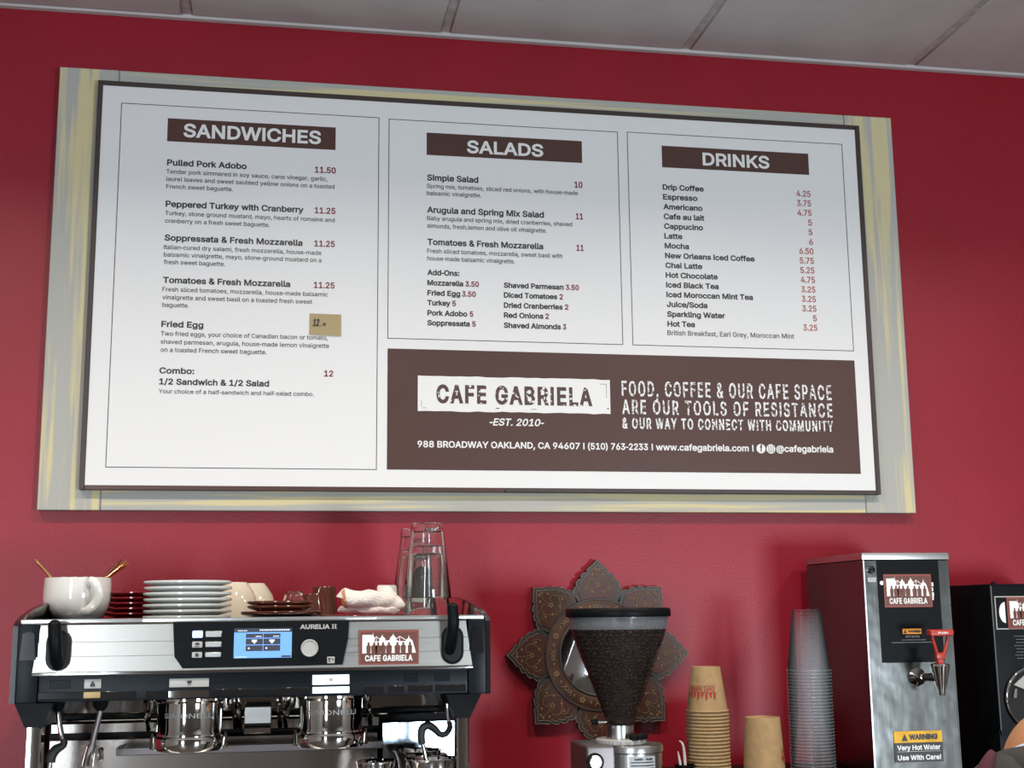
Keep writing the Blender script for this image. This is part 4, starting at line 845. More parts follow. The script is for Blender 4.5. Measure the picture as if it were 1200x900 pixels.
# group heads
for cx, txt in ((-.1268, 'SIMONELLI'), (.1020, 'SIMONELLI')):
    cy = -.560
    g = MB().lathe([(0, 1.322), (.058, 1.322), (.058, 1.318), (.0525, 1.314), (.0520, 1.270), (.0535, 1.266), (.0535, 1.262), (0, 1.262)], (cx, cy, 0), 48).put('group_head', CHROME, em)
    MB().lathe([(0, 1.262), (.0560, 1.262), (.0575, 1.259), (.0565, 1.244), (.0530, 1.2385), (0, 1.2385)], (cx, cy, 0), 48).put('collar', CHROME, g)
    for s in (-1, 1): MB().box(cx+s*.058-.004, cx+s*.058+.004, cy-.01, cy+.01, 1.2400, 1.268, .002, 1).put('lug', DCHROME, g)
    f = lambda X, Z, cx=cx, cy=cy: (cx+.0525*math.sin((X-cx)/.0525), cy-.0525*math.cos((X-cx)/.0525)-.0002, Z)
    text(MB(), txt, cx-.042, 1.2915, cx+.044, .0075, 0, w=.0001, f=f).put('lettering', BTNG, g, smooth=False)
    for s in (-1, 1):
        MB().tube([(cx+s*.062, cy+.03, 1.318), (cx+s*.064, cy+.045, 1.300), (cx+s*.075, cy+.075, 1.280)], .005, 8, 3).put('pipe', CHROME, g)
MB().box(-.041, .0045, -.505, -.46, 1.2720, 1.3010, .0015, 1).put('centre_block', STEEL, em)
MB().box(-.041, .0045, -.510, -.46, 1.2560, 1.2670, .0015, 1).put('centre_block', CHROME, em)
for x in (-.060, -.052, .016, .026, .172, -.205): MB().tube([(x, -.47, 1.322), (x, -.47, 1.30), (x+.004, -.45, 1.262)], .004, 8, 3).put('pipe', DCHROME, em)
# wands
w1 = MB().tube([(-.3290, -.60, 1.322), (-.3284, -.60, 1.308), (-.3225, -.60, 1.275), (-.3180, -.602, 1.262)], .0042, 12, 4).put('steam_wand', CHROME, em)
MB().lathe([(0, 1.3235), (.012, 1.3235), (.009, 1.312), (.005, 1.306), (0, 1.306)], (-.3285, -.60, 0), 20).put('wand_joint', BLACKM, w1)
MB().tube([(-.3178, -.602, 1.264), (-.3172, -.603, 1.255), (-.3270, -.605, 1.249), (-.3335, -.607, 1.240), (-.3345, -.608, 1.229)], [.005, .0055, .0075, .0078, .0072], 12, 5).put('wand_grip', RUBBER, w1)
MB().tube([(-.3344, -.608, 1.232), (-.3330, -.61, 1.210), (-.320, -.615, 1.15)], .0038, 10, 3).put('wand_tip', CHROME, w1)
w2 = MB().tube([(-.2640, -.60, 1.322), (-.2640, -.60, 1.305), (-.2725, -.60, 1.262), (-.2745, -.60, 1.250)], .0046, 12, 4).put('water_spout', GREYM, em)
MB().lathe([(0, 1.3235), (.014, 1.3235), (.011, 1.312), (.006, 1.306), (0, 1.306)], (-.2640, -.60, 0), 20).put('wand_joint', BLACKM, w2)
MB().tube([(-.2745, -.60, 1.253), (-.2768, -.602, 1.240), (-.2790, -.604, 1.222)], [.006, .0075, .0085], 14, 4).put('nozzle', CHROME, w2)
MB().box(-.2640, -.2560, -.612, -.600, 1.228, 1.250, .002, 1).put('nozzle_clip', CHROME, w2)
w3 = MB().tube([(.2920, -.60, 1.325), (.2925, -.602, 1.300), (.2945, -.606, 1.272)], .0036, 12, 4).put('steam_wand', CHROME, em)
MB().lathe([(0, 1.3235), (.013, 1.3235), (.010, 1.312), (.005, 1.305), (0, 1.305)], (.2922, -.60, 0), 20).put('wand_joint', BLACKM, w3)
MB().tube([(.2950, -.608, 1.276), (.2952, -.610, 1.266), (.2880, -.614, 1.2570), (.2780, -.616, 1.2570), (.2690, -.618, 1.2655), (.2590, -.620, 1.2715), (.2495, -.620, 1.2680), (.2465, -.620, 1.2560), (.2485, -.620, 1.2420)], [.0045, .0048, .0050, .0052, .0060, .0068, .0070, .0068, .0062], 12, 5).put('wand_grip', RUBBER, w3)
MB().tube([(.2483, -.620, 1.245), (.2540, -.620, 1.22), (.2650, -.620, 1.165)], .0036, 10, 3).put('wand_tip', CHROME, w3)
# ---------------------------------------------------------------- milk pitchers on the drip tray
def pitcher(loc, r_, h, label, rz):
    t = thing('milk_pitcher', label, 'pitcher', loc, 'steel milk pitchers on the drip tray')
    prof = [(0, 0), (r_*1.02, 0), (r_*1.08, .004), (r_*1.08, h*.35), (r_*.98, h*.6), (r_*.93, h*.85), (r_*.97, h-.003), (r_*1.0, h), (r_*.99, h+.001), (r_*.95, h-.002), (r_*.91, h*.85), (r_*.95, h*.6), (r_*1.05, h*.35), (r_*1.05, .006), (0, .006)]
    m = MB().lathe(prof, (0, 0, 0), 36)
    for v in m.bm.verts:                                     # pulled spout
        if v.co.z > h*.75 and v.co.y < -r_*.75: v.co.y -= (v.co.z-h*.75)*.35
    m.put('body', CHROME, t, local=True)
    MB().tube([(0, r_*.97, h*.9), (0, r_*1.55, h*.86), (0, r_*1.6, h*.4), (0, r_*1.06, h*.25)], .004, 8, 5).put('handle', CHROME, t, local=True)
    t.rotation_euler.z = rz
    return t
pitcher((.2580, -.500, 1.1047), .0375, .1165, 'rearmost of the three steel milk pitchers, by the polished panel', R(-60))
pitcher((.2722, -.590, 1.1047), .0405, .1115, 'steel milk pitcher standing directly under the right steam wand', R(-70))
pitcher((.1758, -.580, 1.1047), .0325, .1080, 'leftmost of the three steel milk pitchers under the machine', R(150))

# ---------------------------------------------------------------- crockery on the machine
TOP = 1.4402
def mug(name, label, cat, loc, prof, mt, handle=None, group=None, n=40):
    t = thing(name, label, cat, loc, group)
    MB().lathe(prof, (0, 0, 0), n).put('bowl', mt, t, local=True)
    if handle: MB().tube(handle[0], handle[1], 12, 6, flat=1.5).put('handle', mt, t, local=True)
    return t
h = .0810
mug('large_cup', 'big white cup full of spoons at the left end of the machine top', 'cup', (-.3405, -.36, TOP),
    [(0, .003), (.026, .003), (.027, 0), (.031, 0), (.034, .004), (.046, .013), (.0545, .028), (.0580, .045), (.0578, .065), (.0570, h), (.0555, h+.001), (.0540, h-.001), (.0548, .06), (.0545, .045), (.051, .03), (.042, .016), (.028, .009), (0, .008)], PORC,
    ([(.024, -.0500, .070), (.029, -.0640, .0745), (.0385, -.0690, .069), (.0440, -.0665, .052), (.040, -.0640, .036), (.028, -.0620, .024), (.0180, -.0515, .0215)], [.0052, .0055, .0060, .0062, .0060, .0055, .0050]))
def spoon(label, p0, p1, mt, wob=.0055):
    t = thing('spoon', label, 'spoon', p0, 'spoons in the big white cup')
    a, b = Vector(p0), Vector(p1); d = b-a
    MB().tube([a, a+d*.35, a+d*.7, a+d*.9, b], [.0022, .0026, .0044, .0052, .0024], 10, 4, flat=.5).put('handle', mt, t)
    MB().ell(a, .010, .004, .015).put('spoon_bowl', mt, t)
    return t
spoon('gold spoon leaning out of the left side of the big white cup', (-.335, -.36, 1.468), (-.4170, -.36, 1.5555), GOLD)
spoon('bright gold spoon leaning out of the right side of the big white cup', (-.342, -.375, 1.478), (-.2585, -.352, 1.5525), GOLD)
spoon('darker bronze spoon just behind the bright gold one in the cup', (-.340, -.345, 1.478), (-.2700, -.33, 1.5570), mat('dark_gold', (.33, .18, .08), .3, 1.0))
spoon('thin gold spoon lowest at the right rim of the big white cup', (-.345, -.362, 1.482), (-.2560, -.345, 1.5480), GOLD)
for k, (x, s) in enumerate(((-.3665, 0), (-.3480, 1), (-.3300, 2))):
    t = thing('spoon', ('silver spoon bowl peeping over the left rim of the cup', 'silver spoon bowl in the middle of the cup rim', 'silver spoon bowl lying right of the other two in the cup')[k], 'spoon', (x, -.36, 1.50), 'spoons in the big white cup')
    MB().tube([(x-.006, -.352, 1.462), (x, -.353, 1.512), (x+.003, -.353, 1.519)], [.0018, .003, .0028], 8, 3).put('handle', SILV, t)
    MB().ell((x, -.357, 1.5215), .0095, .010, .0040).put('spoon_bowl', SILV, t)

def saucer(r_, hgt):
    return [(0, .001), (r_*.50, .001), (r_*.52, 0), (r_*.60, 0), (r_*.64, .0025), (r_*.93, hgt*.66), (r_*.985, hgt*.74), (r_, hgt*.84), (r_*1.0, hgt*1.04), (r_*.985, hgt*1.10), (r_*.93, hgt*1.0), (r_*.62, .0065), (r_*.58, .004), (0, .004)]
# red saucers
ordn = ['bottom', 'second from bottom', 'third from bottom', 'third from top', 'second from top', 'top']
rs0 = None
for k in range(6):
    lab = 'dark red saucer, %s of the stack behind the big white cup' % ordn[k]
    loc = (-.2400, -.32, TOP+.0092*k)
    if rs0 is None:
        rs0 = MB().lathe(saucer(.0640, .0100)).put('saucer', REDP); rs0.location = loc
        tag(rs0, lab, 'saucer', 'dark red saucers behind the big cup')
    else: repeat(rs0, loc, lab)
ordn = ['bottom', 'second from bottom', 'third from bottom', 'middle', 'third from top', 'second from top', 'top']
pl0 = None
for k in range(7):
    lab = 'white plate, %s of the seven stacked beside the display' % ordn[k]
    loc = (-.1450+(.0006 if k % 2 else -.0004), -.42, TOP+.0100*k)
    if pl0 is None:
        pl0 = MB().lathe(saucer(.0762, .0125), n=56).put('plate', PORCB); pl0.location = loc
        tag(pl0, lab, 'plate', 'white plates stacked on the machine')
    else: repeat(pl0, loc, lab)
# upside-down cream cups
cc = [(0, .0745), (.0205, .0745), (.0225, .0755), (.0240, .0735), (.0300, .066), (.0390, .052), (.0440, .034), (.0455, .015), (.0450, 0), (.0430, 0), (.0435, .015), (.0420, .034), (.037, .050), (.028, .064), (0, .069)]
cA = mug('upturned_cup', 'cream cup turned upside down just right of the plate stack', 'cup', (-.0690, -.25, TOP), cc, CREAM, None, 'cream cups turned upside down')
cB = repeat(cA, (-.0360, -.165, TOP), 'cream cup turned upside down behind the other cream cup')
# brown saucers
b0 = MB().lathe(saucer(.0695, .0150), n=48).put('saucer', BRNP); b0.location = (.0185, -.50, TOP+.0030); tag(b0, 'wide dark brown saucer, lowest of three in front of the brown cups', 'saucer', 'dark brown saucers')
b1 = MB().lathe(saucer(.0570, .0120), n=48).put('saucer', BRNP); b1.location = (.0165, -.50, TOP+.0160); tag(b1, 'middle dark brown saucer of the three behind the display', 'saucer', 'dark brown saucers')
b2 = b1.copy(); COL.objects.link(b2); b2.location = (.0160, -.50, TOP+.0235); b2['label'] = 'topmost dark brown saucer of the three behind the display'
# brown faceted cups, upside down
def taper_cup(r_top, r_bot, h): return [(0, h-.004), (r_top*.8, h-.004), (r_top*.84, h), (r_top*.95, h), (r_top, h-.002), (r_bot, .0), (r_bot-.003, 0), (r_top-.004, h-.008), (0, h-.008)]
mug('upturned_cup', 'short dark brown cup turned upside down behind the brown saucers', 'cup', (.0760, -.355, TOP), taper_cup(.0185, .0285, .0510), BRNP, None, 'brown cups turned upside down', 10)
mug('upturned_cup', 'taller brown cup turned upside down beside the white towel', 'cup', (.1005, -.25, TOP), taper_cup(.0225, .0270, .0660), BRNP, None, 'brown cups turned upside down', 10)
sg = MB().lathe([(0, .057), (.0150, .057), (.0165, .055), (.0215, .034), (.0230, .010), (.0235, 0), (.0220, 0), (.0215, .010), (.0198, .034), (.0150, .049), (0, .051)], n=32).put('shot_glass', GLASS)
sg.location = (.0420, -.285, TOP); tag(sg, 'small clear glass turned upside down between cream and brown cups', 'glass')
# red saucer with towel
rsd = MB().lathe(saucer(.0800, .0110), n=48).put('saucer', REDP); rsd.location = (.1590, -.44, TOP); tag(rsd, 'wide dark red saucer under the white towel', 'saucer')
tw = thing('towel', 'crumpled white terry towel with orange edge on the red saucer', 'towel', (.1700, -.44, TOP+.012))
def crumple(m, amp, seed, sc=60):
    from mathutils import noise
    for v in m.bm.verts:
        n_ = noise.noise_vector(v.co*sc+Vector((seed, 0, 0)))
        v.co += n_*amp
    return m
m = MB().tube([(.1180, -.445, 1.4590), (.1270, -.445, 1.4610), (.1500, -.445, 1.4620), (.1800, -.445, 1.4610), (.2100, -.44, 1.4600), (.2290, -.44, 1.4580)], [.004, .008, .012, .014, .013, .006], 20, 8, flat=.75)
crumple(m, .0035, 3, 70).put('lower_fold', TOWEL, tw)
m = MB().tube([(.1260, -.45, 1.4800), (.1300, -.45, 1.4810), (.1550, -.45, 1.4790), (.1800, -.445, 1.4780), (.2050, -.44, 1.4760), (.2230, -.435, 1.4680), (.2310, -.43, 1.4590)], [.0130, .0175, .0170, .0175, .0165, .0140, .0050], 22, 8)
crumple(m, .0035, 9, 60).put('upper_roll', TOWEL, tw)
m = MB().tube([(.1230, -.4505, 1.4800), (.1262, -.4505, 1.4805), (.1300, -.4505, 1.4812)], [.0100, .0160, .0182], 20, 3)
crumple(m, .0012, 5, 60).put('orange_edge', TRIMO, tw)
m = MB().tube([(.1860, -.41, 1.478), (.2000, -.41, 1.4880), (.2100, -.41, 1.4880), (.2250, -.41, 1.478)], [.006, .0135, .0140, .008], 16, 6)
crumple(m, .004, 15, 60).put('back_fold', TOWEL, tw)
wc = MB().lathe([(0, .066), (.0180, .066), (.0225, .067), (.0250, .064), (.0300, .030), (.0330, 0), (.0315, 0), (.028, .030), (.022, .060), (0, .061)], n=4)
ws = wc.put('square_cup', PORC); ws.location = (.2150, -.30, TOP); ws.rotation_euler.z = R(45); tag(ws, 'square white cup turned upside down behind the towel', 'cup')

# pint glasses
PH = .1400
prof = [(0, PH-.010), (.0250, PH-.010), (.0290, PH-.006), (.0296, PH-.001), (.0285, PH), (.0, PH)]
def pint():
    o = [(.0, PH), (.0270, PH), (.0295, PH-.0025), (.0303, PH-.010), (.0455, .002), (.0450, 0), (.0437, 0), (.0432, .002), (.0280, PH-.016), (.0255, PH-.0185), (0, PH-.0185)]
    return MB().lathe(o, n=40).put('pint_glass', GLASS)
g0 = pint(); g0.location = (.2875, -.35, TOP); tag(g0, 'lower upturned pint glass of the front stack of two', 'glass', 'upturned pint glasses')
for loc, lab in (((.2880, -.35, TOP+.0415), 'upper upturned pint glass of the front stack, highest thing on the machine'),
                 ((.2810, -.22, TOP), 'lower upturned pint glass of the stack standing behind'),
                 ((.2805, -.22, TOP+.0400), 'upper upturned pint glass of the rear stack, peeping out at left')):
    repeat(g0, loc, lab)

# ---------------------------------------------------------------- carved mirror
MC = Vector((.7065, 0, 1.3625))
mr = thing('star_mirror', 'eight pointed carved and painted wooden mirror hanging on the red wall', 'mirror', (MC.x, .03, MC.z))
half = [(.205, 0), (.1985, .0060), (.1900, .0150), (.1850, .0225), (.1810, .0245), (.1780, .0222), (.1755, .0315), (.1705, .0378), (.1665, .0382), (.1640, .0358), (.1610, .0435), (.1550, .0488), (.1495, .0492), (.1470, .0468), (.1440, .0525), (.1380, .0560), (.1310, .0550)]
def petal(scale_in, k, m, y0, y1):
    a = k*math.pi/4; ca, sa = math.cos(a), math.sin(a)
    c_ = .150
    pts = [(c_+(u-c_)*scale_in, v*scale_in) for u, v in half]
    pts = pts+[(.112, .0440 if scale_in == 1 else .036)]
    full = pts+[(u, -v) for u, v in reversed(pts[1:])]
    m.prism([(MC.x+u*ca-v*sa, MC.z+u*sa+v*ca) for u, v in full], y0, y1)
    return m
for k in range(8):
    a = k*math.pi/4
    p = petal(1.0, k, MB(), .006+(.0004 if k % 2 else 0), .0295).put('petal', WALB, mr)
    petal(.80, k, MB(), .0040+(.0004 if k % 2 else 0), .0070).put('painted_field', WALN, p)
    def Q(u, v): return (MC.x+u*math.cos(a)-v*math.sin(a), .0036, MC.z+u*math.sin(a)+v*math.cos(a))
    m = MB()
    o_ = [(.150+(u-.150)*.82, v*.82) for u, v in half]
    m.tube([Q(u, v) for u, v in o_]+[], .0007, 5); m.tube([Q(u, -v) for u, v in o_], .0007, 5)
    e_ = [(.150+(u-.150)*.985, v*.985) for u, v in half]
    m.tube([(q[0], .0055, q[2]) for q in [Q(u, v) for u, v in e_]], .0007, 5); m.tube([(q[0], .0055, q[2]) for q in [Q(u, -v) for u, v in e_]], .0007, 5)
    m.put('border_line', MOTG, p)
    m = MB()
    for s in (-1, 1):
        m.tube([Q(.126, s*.004), Q(.138, s*.018), Q(.152, s*.024), Q(.163, s*.016), Q(.160, s*.006), Q(.152, s*.008)], .0007, 5, 5)
        m.tube([Q(.128, s*.030), Q(.140, s*.034), Q(.148, s*.028), Q(.144, s*.022)], .0007, 5, 5)
        for u, v in ((.183, .004), (.172, .012), (.141, .027), (.134, .012)):
            m.ell(Q(u, s*v), .0026, .0012, .0034, 6, 4)
    for j in range(5):
        b_ = j*2*math.pi/5; m.ell(Q(.150+.0038*math.cos(b_), .0038*math.sin(b_)), .0022, .0010, .0022, 6, 4)
    m.tube([Q(.155, 0), Q(.170, .003), Q(.186, 0)], .0007, 5, 4)
    m.put('painted_motif', MOTF, p)
MB().lathe([(.088, .0295), (.088, .004), (.092, .0015), (.118, .0015), (.1215, .004), (.1215, .0295)], (MC.x, 0, MC.z), 72, 'y').put('ring', WRNG, mr)
MB().lathe([(.1165, .0020), (.1168, .0003), (.1205, .0003), (.1215, .0020), (.1215, .0050)], (MC.x, 0, MC.z), 72, 'y').put('ring_edge', WALB, mr)
MB().lathe([(.0855, .010), (.0855, .0005), (.0875, -.0006), (.0905, .0005), (.0915, .0020)], (MC.x, 0, MC.z), 72, 'y').put('ring_edge', WALB, mr)
m = MB()
for k in range(16):
    a = k*math.pi/8
    def Q(r_, t): return (MC.x+r_*math.cos(a+t), .0010, MC.z+r_*math.sin(a+t))
    if k % 2:
        for j in range(5):
            b_ = j*2*math.pi/5; q = Q(.1045, 0); m.ell((q[0]+.0042*math.cos(b_), q[1], q[2]+.0042*math.sin(b_)), .0026, .0011, .0026, 6, 4)
    else: m.tube([Q(.096, -.10), Q(.108, -.02), Q(.100, .05), Q(.110, .13)], .0010, 5, 5); m.tube([Q(.110, -.12), Q(.099, -.02), Q(.108, .06), Q(.097, .12)], .0009, 5, 5)
    m.ell(Q(.104, .19), .0022, .0010, .0036, 6, 4)
m.put('ring_motif', MOTF, mr)
MB().lathe([(0, .012), (.0870, .012), (.0870, .016), (0, .016)], (MC.x, 0, MC.z), 64, 'y').put('mirror_glass', MGLASS, mr, smooth=False)

# ---------------------------------------------------------------- coffee grinder with hopper
gx, gy = .6565, -.35
gr = thing('coffee_grinder', 'steel coffee grinder with clear cone hopper of beans before the mirror', 'grinder', (gx, gy, .90))
MB().box(.573, .745, -.43, -.24, .90, .945, .008, 3).put('base', GREYM, gr)
by = MB().lathe([(0, .945), (.055, .945), (.055, 1.192), (.0575, 1.194), (.0580, 1.203), (.0565, 1.207), (0, 1.208)], (.6780, -.352, 0), 56).put('body', STEEL, gr)
hs = MB().box(.5755, .6300, -.405, -.27, .945, 1.2090, .008, 3).put('switch_housing', GREYM, gr)
MB().lathe([(.0165, -.4045), (.0165, -.4075), (.0150, -.409), (0, -.409)], (.5915, 0, 1.181), 28, 'y').put('button_ring', BLACKM, hs)
MB().lathe([(.0125, -.409), (.0125, -.4125), (.0105, -.4140), (0, -.4135)], (.5915, 0, 1.181), 28, 'y').put('button', STEEL, hs)
bc = (.6780, -.352); br_ = .0553
fc = lambda X, Z: (bc[0]+br_*math.sin((X-bc[0])/br_), bc[1]-br_*math.cos((X-bc[0])/br_), Z)
def curved_rect(m, x0, x1, z0, z1, f, n=8):
    for k in range(n):
        a, b = x0+(x1-x0)*k/n, x0+(x1-x0)*(k+1)/n; m._add([f(a, z0), f(b, z0), f(b, z1), f(a, z1)], [(0, 1, 2, 3)])
    return m
lb = curved_rect(MB(), .6560, .7090, 1.140, 1.1885, fc).put('label', LABEL, by)
br_ = .0556; m = MB()
text(m, 'DANGER', .6660, 1.1815, .6820, .0040, 0, w=.00025, f=fc); text(m, '-', .6842, 1.1815, None, .0040, 0, w=.0002, f=fc); text(m, 'PELIGRO', .6880, 1.1815, .7030, .0040, 0, w=.00025, f=fc)
for z in (1.1770, 1.1712, 1.1660, 1.159): curved_rect(m, .6590, .7060, z, z+.0018, fc)
m.put('lettering', INKK, lb, smooth=False)
nk = MB().lathe([(0, 1.2085), (.0265, 1.2085), (.0265, 1.2420), (.0245, 1.2435), (0, 1.2435)], (gx-.0015, gy, 0), 36).put('neck', STEEL, gr)
ds = [(0, 1.2082), (.0470, 1.2082), (.0480, 1.2100), (.0480, 1.2160), (.0460, 1.2175), (0, 1.2178)]
m = MB().lathe(ds, (gx, gy, 0), 80)
for i, v in enumerate(m.bm.verts):
    d = Vector((v.co.x-gx, v.co.y-gy)); 
    if d.length > .047 and i % 2: v.co.x -= d.x*.03; v.co.y -= d.y*.03
m.put('adjustment_ring', BTNG, gr)
m = MB()
for a in (-70, -50, -30, -12): m.lathe([(0, 1.2165), (.009, 1.2165), (.0095, 1.222), (.007, 1.2265), (0, 1.227)], (gx+.042*math.cos(R(a)), gy+.042*math.sin(R(a)), 0), 12)
m.put('adjustment_knob', BLACKM, gr)
MB().tube([(gx-.046, gy, 1.2480), (gx-.024, gy, 1.2480)], .0028, 10).put('locking_pin', CHROME, gr)
MB().tube([(gx-.056, gy, 1.2480), (gx-.045, gy, 1.2480)], .0050, 10).put('pin_knob', BLACKM, gr)
hp = MB().lathe([(.0270, 1.2400), (.0275, 1.2500), (.0880, 1.4080), (.0915, 1.4200)], (gx, gy, 0), 64).put('hopper', HOPPER, gr)
MB().lathe([(.0915, 1.4200), (.0935, 1.4260), (.0955, 1.4440)], (gx, gy, 0), 64).put('hopper_collar', HOPC, gr)
MB().lathe([(.0955, 1.4430), (.1000, 1.4430), (.1010, 1.4450), (.1010, 1.4560), (.0990, 1.4590), (.0940, 1.4600), (0, 1.4605)], (gx, gy, 0), 64).put('hopper_lid', BLACKM, gr)
random.seed(11)
def rad_at(z):
    if z > 1.408: return .0870
    return .0265+(z-1.250)/(1.408-1.250)*(.0880-.0275)
MB().lathe([(0, 1.246), (.022, 1.2465), (.0790, 1.400), (.0820, 1.4185), (0, 1.4195)], (gx, gy, 0), 32).put('bean_core', BEAN, gr)
m = MB()
z = 1.250
while z < 1.4225:
    rr_ = rad_at(z)-.0052; n_ = max(6, int(2*math.pi*rr_/.0108))
    for k in range(n_):
        a = 2*math.pi*(k+random.uniform(-.3, .3))/n_; zz = z+random.uniform(-.002, .002)
        rot = Matrix.Rotation(random.uniform(0, 6.28), 3, 'Z') @ Matrix.Rotation(random.uniform(0, 3.1), 3, 'X')
        q = rr_-random.uniform(0, .002)
        m.ell((gx+q*math.cos(a), gy+q*math.sin(a), zz), .0074, .0052, .0042, 8, 5, rot)
    z += .0080
for k in range(260):
    a = random.uniform(0, 6.28); q = .082*math.sqrt(random.random())
    m.ell((gx+q*math.cos(a), gy+q*math.sin(a), 1.4205+random.uniform(-.001, .002)), .0052, .0036, .003, 6, 4, Matrix.Rotation(random.uniform(0, 6.28), 3, 'Z'))
m.put('coffee_beans', BEAN, gr, stuff=True, angle=80)

# ---------------------------------------------------------------- takeaway cups on the riser
RT = 1.1251
def kraft_cup(name, rt, rb, h, loc, label, group=None):
    t = thing(name, label, 'cup', loc, group)
    MB().lathe([(0, h-.004), (rt*.93, h-.004), (rt*.95, h), (rt, h-.0005), (rb-.002, .003), (rb-.0028, .003), (rt*.9, h-.007), (0, h-.007)], n=40).put('cup_wall', KRAFT, t, local=True)
    MB().lathe([(rb+.0016*math.cos(a)-.0010, .0026+.0024*math.sin(a)) for a in [2*math.pi*k/10 for k in range(11)]], n=40).put('rolled_rim', KRAFT, t, local=True)
    return t
PCX, PCY = .8620, -.25
H1 = .0885; N1 = 20; P1 = .00680
k0 = kraft_cup('paper_cup', .0290, .0428, H1, (PCX, PCY, RT), 'kraft paper cup, 20th from the top of the tall stack', 'kraft paper cups in the tall stack')
def nth(k): return '%d%s' % (k, {1: 'st', 2: 'nd', 3: 'rd'}.get(k if k < 20 else k % 10, 'th'))
for k in range(1, N1):
    c = repeat(k0, (PCX+random.uniform(-.0004, .0004), PCY, RT+P1*k), 'kraft paper cup, rim %s from the top of the tall stack' % nth(N1-k), rz=random.uniform(0, 6))
topc = c; topc['label'] = 'topmost kraft paper cup of the tall stack, with red print'; topc.rotation_euler.z = 0
def cup_print(t, rt, rb, h, ang0, zc0, s=1.0):
    """red print, upside down because the cup is"""
    def f(X, Z):
        a = ang0-(X)/.034; z = zc0-Z; r_ = rb+(rt-rb)*z/h+.0003
        return (r_*math.sin(a), -r_*math.cos(a), z)
    m = MB()
    W = .060*s
    for z0, z1 in ((-.0005, .0003), (.0118, .0126)): curved_rect(m, -W/2, W/2, z0*s, z1*s, f, 12)
    text(m, 'CAFE', -W*.46, .0020*s, -W*.12, .0080*s, 0, w=.0002, f=f); text(m, 'GABRIELA', -W*.06, .0020*s, W*.46, .0080*s, 0, w=.0002, f=f)
    for k in range(8):
        x = -W/2+W*(k+.1)/8; hh = (.012, .009, .014, .008, .013, .010, .012, .007)[k]*s
        m._add([f(x, .0126*s), f(x+W*.09, .0126*s), f(x+W*.075, .0126*s+hh*.8), f(x+W*.045, .0126*s+hh*1.1), f(x+W*.015, .0126*s+hh*.8)], [(0, 1, 2, 3, 4)])
    m.put('print', INKC, t, local=True, smooth=False, normals=False)
cup_print(topc, .0290, .0428, H1, R(-38), .0520)
k1 = kraft_cup('paper_cup', .0350, .0440, .1165, (.9775, -.25, RT), 'single kraft paper cup turned upside down between the two stacks')
cup_print(k1, .0350, .0440, .1165, R(92), .0560, 1.15)
# clear cups
CCX = 1.0815
t = thing('clear_cup', 'clear plastic cup, 33rd from the top of its stack', 'cup', (CCX, -.25, RT), 'clear plastic cups in one stack')
CH = .1240
MB().lathe([(0, CH-.004), (.0270, CH-.004), (.0285, CH), (.0297, CH-.002), (.0318, CH*.80), (.0322, CH*.79), (.0372, CH*.42), (.0376, CH*.41), (.0428, .006), (.0430, .003)], n=32).put('cup_wall', PETC, t, local=True)
MB().lathe([(.0430, .003), (.0448, .0034), (.0456, .0020), (.0448, .0006), (.0434, .0010)], n=32).put('rolled_rim', PETR, t, local=True)
PC = .00640; NC = 33
for k in range(1, NC):
    last = repeat(t, (CCX+random.uniform(-.0003, .0003), -.25, RT+PC*k), 'clear plastic cup, rim %s from the top of its stack' % nth(NC-k))
last['label'] = 'topmost clear plastic cup, standing fully above the others'
# stirrer pot
sp = thing('straw_pot', 'small black pot beside the paper cup stack', 'pot', (.7960, -.30, RT))
MB().lathe([(0, 0), (.018, 0), (.0195, .035), (.0185, .035), (.017, .003), (0, .003)], (0, 0, 0), 24).put('pot_wall', BLACKM, sp, local=True)
for k, (pts, lab) in enumerate((([(.7975, -.30, 1.130), (.7965, -.300, 1.175), (.7925, -.302, 1.198), (.7855, -.303, 1.2045)], 'taller bent white paper straw tip in the black pot'),
                                ([(.7910, -.298, 1.130), (.7870, -.298, 1.165), (.7835, -.299, 1.1850)], 'shorter white paper straw tip in the black pot'))):
    tag(MB().tube(pts, [.0030, .0028, .0022, .0010] if k == 0 else [.0030, .0026, .0006], 8, 4).put('paper_straw', WHITE), lab, 'straw', 'straws in the black pot')

# ---------------------------------------------------------------- hot water dispenser
WX0, WX1, WY0, WY1, WZ = 1.1930, 1.3830, -.290, .0, 1.5670
wd = thing('water_dispenser', 'tall brushed steel hot water dispenser with red tap handle', 'water dispenser', ((WX0+WX1)/2, -.15, .90))
for x in (WX0+.02, WX1-.02):
    for y in (WY0+.025, WY1-.03): MB().lathe([(0, .90), (.014, .90), (.012, .925), (0, .925)], (x, y, 0), 16).put('foot', RUBBER, wd)
MB().box(WX0, WX1, WY0, WY1, .925, WZ-.0145, .0015, 1).put('body', DSTEEL, wd)
MB().box(WX0-.002, WX1+.002, WY0-.0025, WY1+.001, WZ-.0140, WZ, .0025, 2).put('top_cover', STEEL, wd)
for x, w_ in ((WX0+.0004, .0030), (WX1-.0022, .0020)): MB().box(x, x+w_, WY0-.0012, WY0+.001, .93, WZ-.015).put('corner_seam', DSTEEL if w_ < .003 else STEEL, wd)
pn = MB().box(1.2235, 1.3600, WY0-.0015, WY0+.001, 1.3450, 1.5515).put('black_panel', BLACKM, wd)
FY = WY0-.0018
ss = shop_sticker(wd, 1.2353, 1.3408, 1.4560, 1.5230, FY-.0014)
m = MB().disc(1.2322, 1.5055, .0045, FY, 12)
for z, w_ in ((1.502, .004), (1.492, .003), (1.482, .004), (1.474, .003)): m.rect(1.3420, 1.3420+w_, z-.004, z+.004, FY)
m.put('old_print', INKW, pn, smooth=False)
ob = MB().box(1.2713, 1.3125, FY-.0006, FY+.0005, 1.4020, 1.4125).put('warning_strip', ORNG, wd)
